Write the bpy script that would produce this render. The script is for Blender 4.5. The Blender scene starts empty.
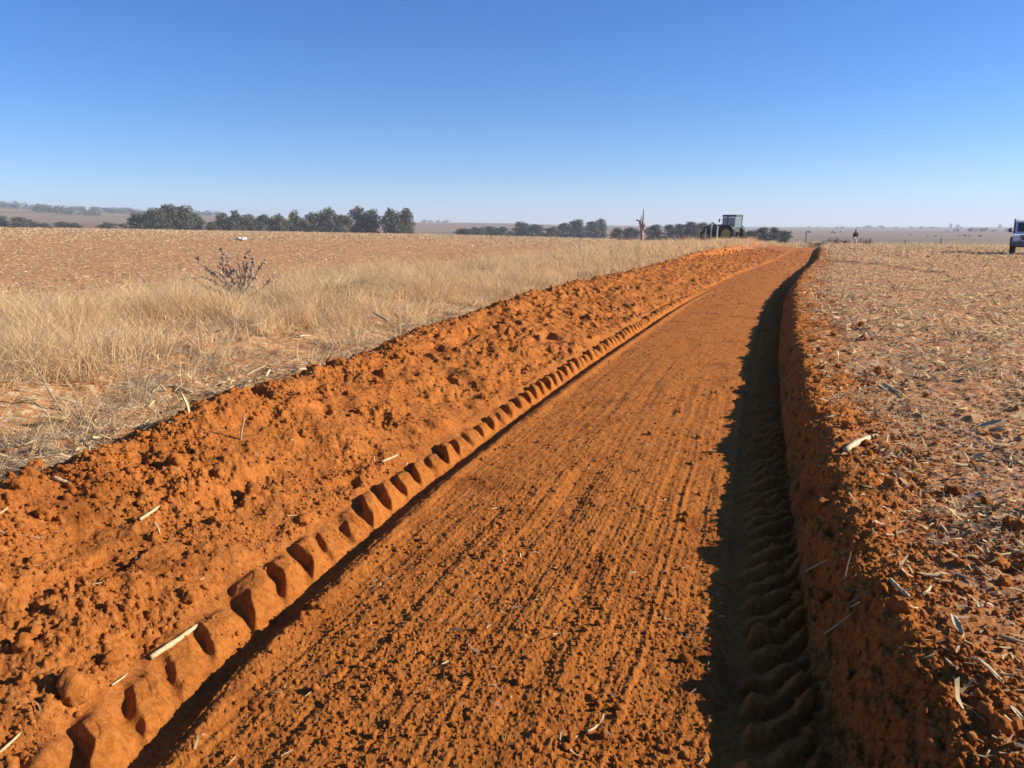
import bpy, bmesh, math, random
import numpy as np
from mathutils import Vector, Matrix, Euler

random.seed(7)
RNG = np.random.default_rng(11)
R = math.radians
sc = bpy.context.scene
COL = sc.collection
f4 = np.float32

# ------------------------------------------------------------------ camera
F = 740.0
YAW, PITCH = R(18.0), math.atan(159 / 740)
CAMZ = 1.6
cam_d = bpy.data.cameras.new('camera')
cam = bpy.data.objects.new('camera', cam_d)
COL.objects.link(cam)
cam.location = (0, 0, CAMZ)
cam.rotation_euler = (R(90) - PITCH, 0, YAW)
cam_d.sensor_width = 36
cam_d.lens = F / 1024 * 36
cam_d.clip_start = .05
cam_d.clip_end = 20000
sc.camera = cam
CM = np.array(Euler((R(90) - PITCH, 0, YAW)).to_matrix())


# ------------------------------------------------------------------ noise
def hsh(ix, iy, seed):
    h = ix.astype(np.int64).astype(np.uint32) * np.uint32(374761393) + iy.astype(np.int64).astype(np.uint32) * np.uint32(668265263) + np.uint32(seed * 97531 + 17)
    h = (h ^ (h >> np.uint32(13))) * np.uint32(1274126177)
    h = (h ^ (h >> np.uint32(15))) * np.uint32(2246822519)
    return h ^ (h >> np.uint32(16))


def rnd(h):
    return (h & np.uint32(0xffffff)).astype(f4) * f4(1 / 16777216.)


_A = np.linspace(0, 2 * np.pi, 256, endpoint=False)
GX, GY = np.cos(_A).astype(f4), np.sin(_A).astype(f4)


def pn(x, y, seed=0):
    """gradient noise, about -1..1"""
    x = np.asarray(x, f4); y = np.asarray(y, f4)
    ix = np.floor(x); iy = np.floor(y)
    fx = x - ix; fy = y - iy
    u = fx * fx * fx * (fx * (fx * 6 - 15) + 10)
    v = fy * fy * fy * (fy * (fy * 6 - 15) + 10)

    def g(a, b):
        h = (hsh(ix + a, iy + b, seed) & np.uint32(255)).astype(np.int32)
        return GX[h] * (fx - a) + GY[h] * (fy - b)
    n0 = g(0, 0) * (1 - u) + g(1, 0) * u
    n1 = g(0, 1) * (1 - u) + g(1, 1) * u
    return (n0 * (1 - v) + n1 * v) * f4(1.5)


def lumps(x, y, cell, seed, dens=.7, rmin=.15, rmax=.55, ang=True):
    """hemispherical clods of random radius; height in units of the cell"""
    x = np.asarray(x, f4) / f4(cell); y = np.asarray(y, f4) / f4(cell)
    ix = np.floor(x); iy = np.floor(y)
    out = np.zeros_like(x)
    for a in (-1, 0, 1):
        for b in (-1, 0, 1):
            h = hsh(ix + a, iy + b, seed)
            h2 = hsh(ix + a, iy + b, seed + 501)
            h3 = hsh(ix + a, iy + b, seed + 907)
            px = ix + a + rnd(h); py = iy + b + rnd(h2)
            q = rnd(h3)
            rr = np.where(q < dens, rmin + (rmax - rmin) * (q / dens) ** 2, 0)
            d2 = (x - px) ** 2 + (y - py) ** 2
            if ang:
                th = q * f4(37.0)
                dx = (x - px) * np.cos(th) + (y - py) * np.sin(th); dy = (y - py) * np.cos(th) - (x - px) * np.sin(th)
                d = np.maximum(np.maximum(np.abs(dx) * 1.25, np.abs(dy) * .95), (np.abs(dx) + np.abs(dy)) * .78)
                tilt = 1 + (dx * .7 - dy * .4) / np.maximum(rr, f4(.05))
                out = np.maximum(out, np.minimum(np.maximum(rr - d, 0) * 1.7, rr * .75 * tilt) * (rr > d))
            else:
                out = np.maximum(out, np.sqrt(np.maximum(rr * rr - d2, 0)))
    return out


def sst(a, b, x):
    t = np.clip((x - a) / (b - a), 0, 1)
    return t * t * (3 - 2 * t)


def lod(wl, sp):
    return np.clip(wl / np.maximum(sp, 1e-5) / 2.2 - .5, 0, 1)


# ------------------------------------------------------------------ the lie of the land
_cy = np.arange(-30, 160, .5)
_cx = np.interp(_cy, [-30, 9, 18.7, 28, 37, 56, 74, 95, 160], [0, 0, .4, 1.2, 2.2, 3.7, 5.0, 6.8, 12])
for _ in range(4):
    _cx = np.convolve(np.pad(_cx, 4, mode='edge'), np.ones(9) / 9, mode='valid')


def curve(y):
    return np.interp(y, _cy, _cx)


_AZ = [-180, -110, -53, -26, -8, 0, 17, 60, 110, 180]
_SL = [0, 0, .0016, -.008, -.014, -.012, -.012, -.008, 0, 0]
_REA = [-180, -110, -53, -26, -18, -11, -5, 2, 17, 60, 110, 180]
_RE = [150, 250, 300, 300, 250, 165, 120, 97, 95, 120, 150, 150]
_RGA = [-180, -120, -75, -52.7, -45.3, -40.9, -25, -20, -11, -3, 5, 60, 120, 180]
_RG = [-8, 15, 33, 33, 27, 22, 8, 6, -1, -6, -8, -8, -8, -8]


def azr(x, y):
    return np.degrees(np.arctan2(x, y)), np.hypot(x, y)


def redge(az):
    return np.interp(az, _REA, _RE)


def zlarge(x, y):
    az, r = azr(x, y)
    sl = np.interp(az, _AZ, _SL)
    re = redge(az)
    near = sl * np.logaddexp(0, (np.minimum(r, re) - 14) / 2.) * 2.
    ze = sl * (re - 14)
    left = sst(0, 20, np.interp(az, _RGA, _RG))
    r1, z1 = re + 45, ze - 3.0
    z2 = -7.6 + 9.5 * left
    z3 = np.interp(az, _RGA, _RG)
    far = z1 + (ze - z1) * (1 - sst(re, r1, r))
    far = far + (z2 - z1) * sst(r1, 700, r)
    far = far + (z3 - z2) * sst(600, 1800, r)
    far = far - 12 * left * sst(1850, 4000, r)
    far = far + pn(x / 330, y / 330, 71) * 1.6 * sst(re + 100, 900, r) + pn(x / 700, y / 700, 72) * 3 * left * sst(900, 1500, r)
    return np.where(r > re, far, near)


# small ridges left by the plough on the right field: (x0,y0,x1,y1,height,width)
RIDGES = []


def seg_d(x, y, s):
    x0, y0, x1, y1 = s[:4]
    dx, dy = x1 - x0, y1 - y0
    t = np.clip(((x - x0) * dx + (y - y0) * dy) / (dx * dx + dy * dy), 0, 1)
    return np.hypot(x - x0 - t * dx, y - y0 - t * dy)


def lanes(x, y):
    """track coordinates and the edges of every strip at that station"""
    s = y
    u = x - curve(y)
    end = sst(84, 97, s)
    uL = np.interp(s, [1.3, 2, 2.7, 4.2, 12], [-1.74, -1.87, -1.92, -1.98, -1.84])
    foot = uL - .16 + .05 * sst(2.2, 4.5, s) + .05 * pn(s * .9, s * 0 + 3.3, 5) + .03 * pn(s * 3.1, s * 0 + 1.3, 6)
    uc = np.interp(s, [2, 7, 12, 30, 60, 90], [-3.08, -3.45, -3.7, -4.15, -4.9, -5.3])
    uc = uc + .09 * pn(s * .8, s * 0 + .5, 7) + .06 * pn(s * 2.7, s * 0 + .9, 8)
    ue = .275 + .025 * pn(s * .55, s * 0 + 9.1, 9) + .035 * pn(s * 1.9, s * 0 + 4.1, 10) + .03 * pn(s * 5.3, s * 0 + .1, 11) + .08 * sst(3.6, 1.5, s)
    uv = -9.3 + 1.3 * pn(s * .12, s * 0 + 2.2, 12) + .5 * pn(s * .5, s * 0 + 7.7, 13) - 1.4 * sst(10, 3, s)
    return s, u, end, foot, uc, ue, uv, uL


def H(x, y, sp, want=False):
    x = np.asarray(x, np.float64); y = np.asarray(y, np.float64); sp = np.broadcast_to(np.asarray(sp, np.float64), x.shape)
    s, u, end, foot, uc, ue, uv, uL = lanes(x, y)
    az, r = azr(x, y)
    near = r < 110
    zc = .43 - .16 * sst(24, 58, s) + .05 * pn(s * .6, u * .5, 20) + .05 * pn(s * 1.9, u * .8 + 5, 21) + .03 * pn(s * 5.2, u * 2, 22)
    # bank with its crest
    t = np.clip((foot - u) / (foot - uc), 0, 1)
    bank = zc * (t ** .9) * (1 - .08 * np.sin(np.pi * t))
    back = sst(uc, uc - .42, u)
    zv = .30 + .36 * sst(16, 46, s)
    zv = zv + .12 * sst(uc - .8, uc - 2.2, u) * sst(uv - .5, uv + 1.5, u)
    zb = np.where(u > uc, bank, zc + (zv - zc) * back)
    # right wall
    wall_w = .25 + .03 * pn(s * 1.3, u * 0 + 2, 23) + .06 * sst(3.6, 1.6, s)
    wk = (r < 40)
    ur = u + wk * (.034 * pn(s * 5.5, u * 9, 62) + .024 * pn(s * 14, u * 22, 63) + .013 * pn(s * 34, u * 50, 64))
    tw = np.clip((ur - ue + .02) / (wall_w + .02), 0, 1)
    w = np.sin(tw * np.pi / 2) ** 1.45
    lip = .035 * np.exp(-((u - ue - .33) / .22) ** 2) * (.6 + .6 * pn(s * 1.1, u, 24))
    zr = .285 * w + lip * sst(ue + .05, ue + .2, u)
    # floor
    fl = .02 * np.cos((u + .9) * 1.9) - .015
    prof = np.where(u < foot, zb, np.where(u > ue - .04, fl + zr, fl))
    # ---- wheel ruts
    v = u - uL
    fad = 1 - sst(14, 24, s)
    mL = sst(-.26, -.19, v) * (1 - sst(.145, .165, v))
    ss = s / .23 + v * 3.6 + v * v * 5 + .30 * pn(s * 1.3, s * 0, 27) + .16 * pn(s * 7, v * 9, 311)
    kp = np.floor(ss); ph = ss - kp
    r1 = rnd(hsh(kp, kp * 0, 301)); r2 = rnd(hsh(kp, kp * 0, 302)); r3 = rnd(hsh(kp, kp * 0, 303))
    hh = np.where(r1 < .25, .35 + r1, .66 + .30 * r2)
    pc = (ph - .52) / (.43 - .06 * r3)
    shp = sst(.02 + .10 * r3, .22 + .06 * r2, ph) * (1 - sst(.72 - .2 * r1, 1.0, ph))
    crk = np.clip(1 - np.abs(pn(s * 9, v * 7 + 3, 310)) / .07, 0, 1) * lod(.03, sp) * .004
    base = np.interp(v, [-.26, -.19, -.11, .0, .06, .12, .14, .165], [.05, .022, -.022, -.062, -.085, -.085, -.075, .02])
    vq = v * (1 + .45 * sst(2.2, 4.5, s))
    top = np.interp(vq, [-.26, -.18, -.13, -.07, -.01, .04], [.05, .05, .056, .046, .0, -.08])
    rag = .05 * (r2 - .5)
    zL = base + (top - base) * shp * hh * sst(.045, -.01, vq - rag * .6) * sst(-.22, -.14, vq + rag)
    bq = u - .21
    mR = sst(-.26, -.21, bq) * (1 - sst(.075, .10, bq))
    sr = s / .155 - (bq * 9. + bq * bq * 14) + .2 * pn(s * 1.1, s * 0 + 4, 28)
    kr = np.floor(sr); phr = sr - kr
    q1 = rnd(hsh(kr, kr * 0, 305)); q2 = rnd(hsh(kr, kr * 0, 306))
    padr = sst(.0 + .06 * q1, .2 + .06 * q1, phr) * (1 - sst(.45, .98 - .12 * q2, phr)) * (.8 + .3 * q2) * (.75 + .5 * pn(s * 4, bq * 9, 29))
    zR = -.07 + .08 * padr * sst(-.25 + .10 * q1, -.12, bq) + .015 * sst(-.02, -.18, bq)
    z = prof
    mL = mL * fad
    z = np.where(mL > 0, z * (1 - mL) + (zL + .01 - crk * shp) * mL, z)
    z = np.where(mR > 0, z * (1 - mR) + zR * mR, z)
    lip_l = .026 * np.exp(-((v - .21) / .05) ** 2) * fad
    z = z + lip_l
    rut = np.maximum(mL, mR)
    # ---- which surface is which
    m_floor = sst(foot - .05, foot + .05, u) * (1 - sst(ue - .05, ue, u))
    m_bank = sst(uc - .45, uc - .25, u) * (1 - sst(foot - .05, foot + .05, u))
    m_lip = sst(ue, ue + .1, u) * (1 - sst(ue + .35, ue + .95, u + .35 * pn(s * 1.2, u, 25)))
    m_wall = sst(ue - .06, ue - .02, u) * (1 - sst(ue + .1, ue + .16, u))
    m_verge = sst(uv - .6, uv + .2, u) * (1 - sst(uc - .5, uc - .3, u))
    m_field = np.where(u > 0, sst(ue + .3, ue + 1.1, u), sst(uv + .3, uv - .6, u))
    d = np.zeros_like(z)
    k = np.nonzero(near)[0]
    if len(k):
        X, Y, S, U, P = x[k], y[k], s[k], u[k], sp[k]
        mf, mb, ml, mw, mv, md, rt = m_floor[k], m_bank[k], m_lip[k], m_wall[k], m_verge[k], m_field[k], rut[k]
        q = 1 - .93 * rt
        # medium and fine roughness shared by the loose soil
        n50 = pn(X / .5, Y / .5, 30) * lod(.5, P)
        n22 = pn(X / .22, Y / .22, 31) * lod(.22, P)
        n10 = pn(X / .10, Y / .10, 32) * lod(.10, P)
        n05 = pn(X / .045, Y / .045, 33) * lod(.045, P)
        n02 = pn(X / .02, Y / .02, 34) * lod(.02, P)
        L30 = lumps(X, Y, .30, 40, .5, .1, .42) * lod(.22, P) * .30
        L12 = lumps(X + n22 * .02, Y + n50 * .02, .12, 41, .75) * lod(.12, P) * .12
        L06 = lumps(X + n10 * .012, Y + n05 * .01, .055, 42, .8) * lod(.055, P) * .055
        L03 = lumps(X + n05 * .006, Y, .028, 43, .85) * lod(.028, P) * .028
        L15 = lumps(X, Y + n02 * .003, .015, 44, .9) * lod(.015, P) * .015
        patch = sst(-.1, .5, pn(X / .9, Y / 1.6, 50))
        patch2 = sst(-.15, .35, pn(X / .45 + 7, Y / .6, 51))
        # drag marks of the blade along the track
        wob = .05 * pn(S * .35, S * 0 + 5, 52) + .015 * pn(S * 1.3, S * 0, 53)
        uu = U + wob
        g1 = pn(uu / .16, S * .10, 54) * lod(.16, P)
        g2 = pn(uu / .055, S * .16 + 3, 55) * lod(.055, P)
        g3 = pn(uu / .022, S * .25 + 8, 56) * lod(.022, P)
        gro = np.minimum(0, pn(uu / .30, S * .13 + 1, 57) + .30) * lod(.2, P)
        L02 = lumps(X + n02 * .004, Y + n05 * .004, .020, 45, .95) * lod(.020, P) * .020
        far_f = (.3 + .7 * sst(12, 4, S)) * (.15 + 1.0 * sst(-.35, .35, pn(X / .55 + 21, Y / 1.5, 67)))
        dd = mf * q * (.008 * g1 * far_f + .006 * g2 * far_f + .004 * g3 + .030 * np.maximum(gro, -.45) * far_f
                       + .005 * n22 + .005 * n10 + .004 * n05 + .003 * n02
                       + (.05 + .75 * patch) * L06 * .5 * patch2 + (.12 + .6 * patch) * L03 * .5 + L02 * .55 + L15 * .8 + L12 * .32 * patch * patch2)
        lum = sst(-.3, .3, pn(X / .5 + 11, Y / .7, 65)) * .75 + .25
        hole = sst(.36, .6, pn(X / .3 + 3, Y / .34, 58)) * lod(.3, P)
        slump = np.abs(pn(X / .6, Y / .42 + 9, 66)) * lod(.5, P)
        fr_ = sst(4, 12, S)
        fr2 = sst(14, 35, S)
        dd += mb * q * (.045 * n50 + (.03 + .04 * fr2) * n22 + .045 * slump
                        + lum * ((.024 + .03 * fr_) * n10 + .014 * n05 + .006 * n02 + L12 * (.38 + .7 * fr_) * patch2 + L06 * (.6 + .5 * fr_) + L03 * 1.0 + L02 * 1.0 + L15 * 1.0)
                        + (1 - lum) * (.009 * n10 + .006 * n05 + .003 * n02 + L03 * .4 * patch2 + L15 * .5)
                        + L30 * (.20 + .7 * fr2) * patch2 - .05 * hole)
        dd += ml * (.02 * n50 + .02 * n22 + .014 * n10 + .008 * n05 + .003 * n02 + L12 * .35 * patch2 + L06 * .5 + L03 * .75 + L02 * .8 + L15 * .7)
        dd += mw * .8 * (.012 * n22 + .01 * n10 + L06 * .5 + L03 * .6)
        dd += mv * (.05 * n50 + .02 * n22 + .012 * n10 + L06 * .3) * lod(.3, P)
        dd += md * (.018 * n50 + .015 * n22 + .010 * n10 + .006 * n05 + .002 * n02 + L30 * .16 * patch2 + L12 * .38 * patch2 + L06 * .4 * patch2 + L03 * .45 + L15 * .4
                    + .04 * pn(X / 2.3, Y / 2.3, 59) * lod(2., P))
        # wheel prints keep a few crumbs
        dd += rt * (.003 * n05 + .007 * n22 + .003 * n10 + (.25 * L03 + .5 * L06 * sst(.0, .4, n50)) * patch2)
        d[k] = dd
    for sg in RIDGES:
        dist = seg_d(x, y, sg)
        d = d + sg[4] * np.exp(-(dist / sg[5]) ** 2) * (1 + .5 * pn(x / .8, y / .8, 61))
    d = d + .07 * pn(x / 14, y / 14, 60) * sst(9, 25, r) * np.where(r < 400, 1, 0)
    flat = .29
    z = flat + (z + d - flat) * (1 - end) + d * end * .5
    z = np.where(s > 97, flat + d * .5, z)
    z = z + zlarge(x, y)
    if want:
        return z, dict(s=s, u=u, foot=foot, uc=uc, ue=ue, uv=uv, r=r, az=az, fresh=np.clip(m_lip + m_wall, 0, 1))
    return z


def ray(px, py):
    d = CM @ np.array([(px - 512) / F, (384 - py) / F, -1.0])
    return d / np.linalg.norm(d)


def hit(px, py):
    d = ray(px, py)
    t = np.geomspace(1.2, 400, 2500)
    X = d[0] * t; Y = d[1] * t; Z = CAMZ + d[2] * t
    g = H(X, Y, .01)
    i = int(np.argmax(Z < g))
    return np.array([X[i], Y[i], g[i]])


def at_depth(px, depth):
    """ground point in the picture column px at a given distance along the view axis"""
    hx = (px - 512) / F * depth * math.cos(PITCH)
    fx, fy = -math.sin(YAW), math.cos(YAW)
    rx, ry = math.cos(YAW), math.sin(YAW)
    x = fx * depth + rx * hx; y = fy * depth + ry * hx
    return np.array([x, y, float(H(np.array([x]), np.array([y]), .05)[0])])


for (a, b, c, d_, h_, w_) in [(842, 262, 905, 268, .10, .35), (905, 268, 952, 275, .10, .35), (965, 252, 1040, 253, .10, .4)]:
    p, q_ = hit(a, b), hit(c, d_)
    RIDGES.append((p[0], p[1], q_[0], q_[1], h_, w_))


# ------------------------------------------------------------------ mesh helpers
def mesh_np(name, V, loops, sizes, mat=None, smooth=True, attrs=None, parent=None, link=True):
    me = bpy.data.meshes.new(name)
    V = np.ascontiguousarray(V, dtype=f4)
    me.vertices.add(len(V)); me.vertices.foreach_set('co', V.ravel())
    loops = np.ascontiguousarray(loops, dtype=np.int32).ravel()
    me.loops.add(len(loops)); me.loops.foreach_set('vertex_index', loops)
    sizes = np.ascontiguousarray(sizes, dtype=np.int32)
    st = np.concatenate([[0], np.cumsum(sizes)[:-1]]).astype(np.int32)
    me.polygons.add(len(sizes)); me.polygons.foreach_set('loop_start', st)
    me.polygons.foreach_set('loop_total', sizes)
    if smooth:
        me.polygons.foreach_set('use_smooth', np.ones(len(sizes), dtype=bool))
    me.update(calc_edges=True)
    for k, a in (attrs or {}).items():
        if a.ndim == 1:
            at = me.attributes.new(k, 'FLOAT', 'POINT'); at.data.foreach_set('value', np.ascontiguousarray(a, dtype=f4))
        else:
            at = me.attributes.new(k, 'FLOAT_COLOR', 'POINT')
            at.data.foreach_set('color', np.ascontiguousarray(np.concatenate([a, np.ones((len(a), 1))], 1), dtype=f4).ravel())
    if mat: me.materials.append(mat)
    if not link: return me
    o = bpy.data.objects.new(name, me); COL.objects.link(o)
    if parent: o.parent = parent
    return o


class MB:
    """collects shapes for one mesh"""
    def __init__(s): s.bm = bmesh.new()

    def box(s, c, d, rot=None, bev=.0, taper=None):
        r = bmesh.ops.create_cube(s.bm, size=1)
        vs = r['verts']
        for v in vs:
            if taper and v.co.z > 0: v.co.x *= taper[0]; v.co.y *= taper[1]
            v.co = Vector((v.co.x * d[0], v.co.y * d[1], v.co.z * d[2]))
        if bev:
            es = list({e for v in vs for e in v.link_edges})
            rb = bmesh.ops.bevel(s.bm, geom=es, offset=bev, segments=2, affect='EDGES')
            vs = list({v for f in rb['faces'] for v in f.verts} | {v for v in vs if v.is_valid})
        M = Matrix.Translation(c) @ (Euler(rot).to_matrix().to_4x4() if rot else Matrix())
        for v in vs: v.co = M @ v.co
        return s

    def lathe(s, prof, n=24, M=None):
        """prof: list of (radius, z) turned about z"""
        rings = []
        M = M or Matrix()
        for (r, z) in prof:
            rings.append([s.bm.verts.new(M @ Vector((r * math.cos(2 * math.pi * i / n), r * math.sin(2 * math.pi * i / n), z))) for i in range(n)])
        for a, b in zip(rings, rings[1:]):
            for i in range(n): s.bm.faces.new((a[i], a[(i + 1) % n], b[(i + 1) % n], b[i]))
        if prof[0][0] > 1e-4: s.bm.faces.new(rings[0][::-1])
        if prof[-1][0] > 1e-4: s.bm.faces.new(rings[-1])
        return s

    def tube(s, pts, rad, n=7):
        pts = [Vector(p) for p in pts]
        if not hasattr(rad, '__len__'): rad = [rad] * len(pts)
        rings = []
        ref = Vector((.31, .2, .93))
        for i, p in enumerate(pts):
            t = (pts[min(i + 1, len(pts) - 1)] - pts[max(i - 1, 0)]).normalized()
            a = t.cross(ref)
            if a.length < .05: a = t.cross(Vector((1, 0, 0)))
            a.normalize(); b = t.cross(a)
            rings.append([s.bm.verts.new(p + (a * math.cos(2 * math.pi * k / n) + b * math.sin(2 * math.pi * k / n)) * rad[i]) for k in range(n)])
        for a, b in zip(rings, rings[1:]):
            for i in range(n): s.bm.faces.new((a[i], a[(i + 1) % n], b[(i + 1) % n], b[i]))
        s.bm.faces.new(rings[0][::-1]); s.bm.faces.new(rings[-1])
        return s

    def prism(s, outline, y0, y1, M=None):
        """outline in x,z extruded along y"""
        M = M or Matrix()
        a = [s.bm.verts.new(M @ Vector((x, y0, z))) for x, z in outline]
        b = [s.bm.verts.new(M @ Vector((x, y1, z))) for x, z in outline]
        n = len(a)
        s.bm.faces.new(a); s.bm.faces.new(b[::-1])
        for i in range(n): s.bm.faces.new((a[(i + 1) % n], a[i], b[i], b[(i + 1) % n]))
        return s

    def ball(s, c, r, sub=2, squash=(1, 1, 1), jit=0.):
        q = bmesh.ops.create_icosphere(s.bm, subdivisions=sub, radius=1)
        for v in q['verts']:
            k = 1 + random.uniform(-jit, jit)
            v.co = Vector((v.co.x * r * squash[0] * k, v.co.y * r * squash[1] * k, v.co.z * r * squash[2] * k)) + Vector(c)
        return s

    def build(s, name, mat, parent=None, smooth=False, angle=35):
        bmesh.ops.recalc_face_normals(s.bm, faces=s.bm.faces)
        me = bpy.data.meshes.new(name); s.bm.to_mesh(me); s.bm.free()
        me.materials.append(mat)
        if smooth:
            for p in me.polygons: p.use_smooth = True
            me.set_sharp_from_angle(angle=R(angle))
        o = bpy.data.objects.new(name, me); COL.objects.link(o)
        if parent: o.parent = parent
        return o


def tag(o, label=None, cat=None, group=None, kind=None):
    if label: o['label'] = label
    if cat: o['category'] = cat
    if group: o['group'] = group
    if kind: o['kind'] = kind
    return o


def thing(name, label, cat, loc=(0, 0, 0), rz=0, group=None, scale=1):
    o = bpy.data.objects.new(name, None); COL.objects.link(o)
    o.empty_display_size = .2
    o.location = [float(c) for c in loc]; o.rotation_euler = (0, 0, rz); o.scale = (scale,) * 3 if not hasattr(scale, '__len__') else scale
    return tag(o, label, cat, group)


def dup(root, loc, rz, label, scale=1, group=None):
    c = root.copy(); COL.objects.link(c)
    c.location = [float(q) for q in loc]; c.rotation_euler = (0, 0, rz)
    c.scale = (scale,) * 3 if not hasattr(scale, '__len__') else scale
    c['label'] = label
    if group: c['group'] = group
    for ch in list(root.children):
        d = ch.copy(); COL.objects.link(d); d.parent = c
        for g in list(ch.children):
            e = g.copy(); COL.objects.link(e); e.parent = d
    return c


# ------------------------------------------------------------------ materials
def new_mat(name):
    m = bpy.data.materials.new(name); m.use_nodes = True
    nt = m.node_tree; nt.nodes.clear()
    out = nt.nodes.new('ShaderNodeOutputMaterial')
    b = nt.nodes.new('ShaderNodeBsdfPrincipled')
    nt.links.new(b.outputs[0], out.inputs[0])
    return m, nt, b


def noise_node(nt, scale, detail=4, rough=.55, vec=None, dist=0.):
    n = nt.nodes.new('ShaderNodeTexNoise'); n.inputs['Scale'].default_value = scale
    n.inputs['Detail'].default_value = detail; n.inputs['Roughness'].default_value = rough; n.inputs['Distortion'].default_value = dist
    if vec: nt.links.new(vec, n.inputs['Vector'])
    return n.outputs['Fac']


def ramp_node(nt, fac, stops):
    r = nt.nodes.new('ShaderNodeValToRGB')
    e = r.color_ramp.elements
    while len(e) < len(stops): e.new(.5)
    for el, (p, c) in zip(e, stops):
        el.position = p; el.color = (*c, 1) if len(c) == 3 else c
    nt.links.new(fac, r.inputs[0])
    return r.outputs[0]


def mix_node(nt, fac, a, b, mode='MIX'):
    m = nt.nodes.new('ShaderNodeMix'); m.data_type = 'RGBA'; m.blend_type = mode
    for sock, v in ((m.inputs[0], fac), (m.inputs[6], a), (m.inputs[7], b)):
        if isinstance(v, bpy.types.NodeSocket): nt.links.new(v, sock)
        elif isinstance(v, (int, float)): sock.default_value = v
        else: sock.default_value = (*v, 1)
    return m.outputs[2]


def bump_node(nt, b, h, strength, dist):
    n = nt.nodes.new('ShaderNodeBump'); n.inputs['Strength'].default_value = strength; n.inputs['Distance'].default_value = dist
    nt.links.new(h, n.inputs['Height']); nt.links.new(n.outputs[0], b.inputs['Normal'])


def pos(nt):
    return nt.nodes.new('ShaderNodeTexCoord').outputs['Object']


def soil_mat(name, dark, mid, light, bump=1., speck=None, attr=None):
    m, nt, b = new_mat(name)
    P = pos(nt)
    big = noise_node(nt, 2.2, 6, .65, P, .5)
    fine = noise_node(nt, 38, 5, .65, P)
    c1 = ramp_node(nt, fine, [(.28, dark), (.5, mid), (.74, light)])
    c2 = ramp_node(nt, big, [(.28, (.62, .54, .48)), (.46, (1, 1, 1)), (.62, (1.04, 1.06, 1.08)), (.75, (1.16, 1.22, 1.3))])
    c = mix_node(nt, 1.0, c1, c2, 'MULTIPLY')
    if speck:
        s1 = noise_node(nt, speck[1], 3, .6, P, .6)
        f = ramp_node(nt, s1, [(speck[2], (0, 0, 0)), (speck[2] + .06, (1, 1, 1))])
        s2 = noise_node(nt, .35, 4, .6, P)
        f2 = ramp_node(nt, s2, [(.32, (.25,) * 3), (.62, (.9,) * 3)])
        ff = mix_node(nt, 1.0, f, f2, 'MULTIPLY')
        if attr:
            a = nt.nodes.new('ShaderNodeAttribute'); a.attribute_name = 'fresh'
            inv = nt.nodes.new('ShaderNodeMath'); inv.operation = 'SUBTRACT'; inv.inputs[0].default_value = 1
            nt.links.new(a.outputs['Fac'], inv.inputs[1])
            ff = mix_node(nt, 1.0, ff, inv.outputs[0], 'MULTIPLY')
        c = mix_node(nt, ff, c, speck[0])
    if attr:
        a = nt.nodes.new('ShaderNodeAttribute'); a.attribute_name = 'fresh'
        fr = ramp_node(nt, fine, [(.28, FRESH[0]), (.5, FRESH[1]), (.74, FRESH[2])])
        c = mix_node(nt, a.outputs['Fac'], c, fr)
    nt.links.new(c, b.inputs['Base Color'])
    b.inputs['Roughness'].default_value = 1.0
    b.inputs['Specular IOR Level'].default_value = .12
    h = noise_node(nt, 85, 6, .72, P, .4)
    bump_node(nt, b, h, .8 * bump, .02)
    return m


FRESH = [(.25, .070, .012), (.43, .136, .023), (.52, .188, .042)]
M_track = soil_mat('red_soil_track', *FRESH)
M_bank = soil_mat('red_soil_bank', (.24, .066, .012), (.41, .131, .025), (.51, .188, .048))
FIELD = [(.30, .12, .042), (.49, .218, .086), (.60, .315, .14)]
M_field = soil_mat('stubble_soil', *FIELD, speck=((.66, .50, .30), 11, .55), attr=True)
M_verge = soil_mat('verge_soil', (.26, .11, .04), (.44, .20, .075), (.54, .29, .13), speck=((.62, .47, .26), 16, .52))
def pos(nt):
    return nt.nodes.new('ShaderNodeNewGeometry').outputs['Position']


M_clod = soil_mat('clod_soil', (.25, .07, .013), (.42, .132, .024), (.50, .175, .038))


def pos(nt):
    return nt.nodes.new('ShaderNodeTexCoord').outputs['Object']


def hills_mat():
    m, nt, b = new_mat('far_farmland')
    P = pos(nt)
    v = nt.nodes.new('ShaderNodeTexVoronoi'); v.inputs['Scale'].default_value = .0042
    mp = nt.nodes.new('ShaderNodeMapping'); mp.inputs['Scale'].default_value = (.55, 1.2, 1); mp.inputs['Rotation'].default_value = (0, 0, .4)
    nt.links.new(P, mp.inputs[0]); nt.links.new(mp.outputs[0], v.inputs['Vector'])
    sep = nt.nodes.new('ShaderNodeSeparateColor'); nt.links.new(v.outputs['Color'], sep.inputs[0])
    c = ramp_node(nt, sep.outputs[0], [(.0, (.24, .14, .08)), (.3, (.30, .21, .12)), (.55, (.20, .085, .04)), (.75, (.34, .25, .14)), (1., (.14, .105, .06))])
    n = noise_node(nt, .03, 5, .6, P)
    c = mix_node(nt, .55, c, ramp_node(nt, n, [(.3, (.13, .09, .05)), (.5, (.26, .17, .095)), (.72, (.36, .26, .15))]))
    nt.links.new(c, b.inputs['Base Color']); b.inputs['Roughness'].default_value = 1; b.inputs['Specular IOR Level'].default_value = .1
    return m


M_hills = hills_mat()


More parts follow.
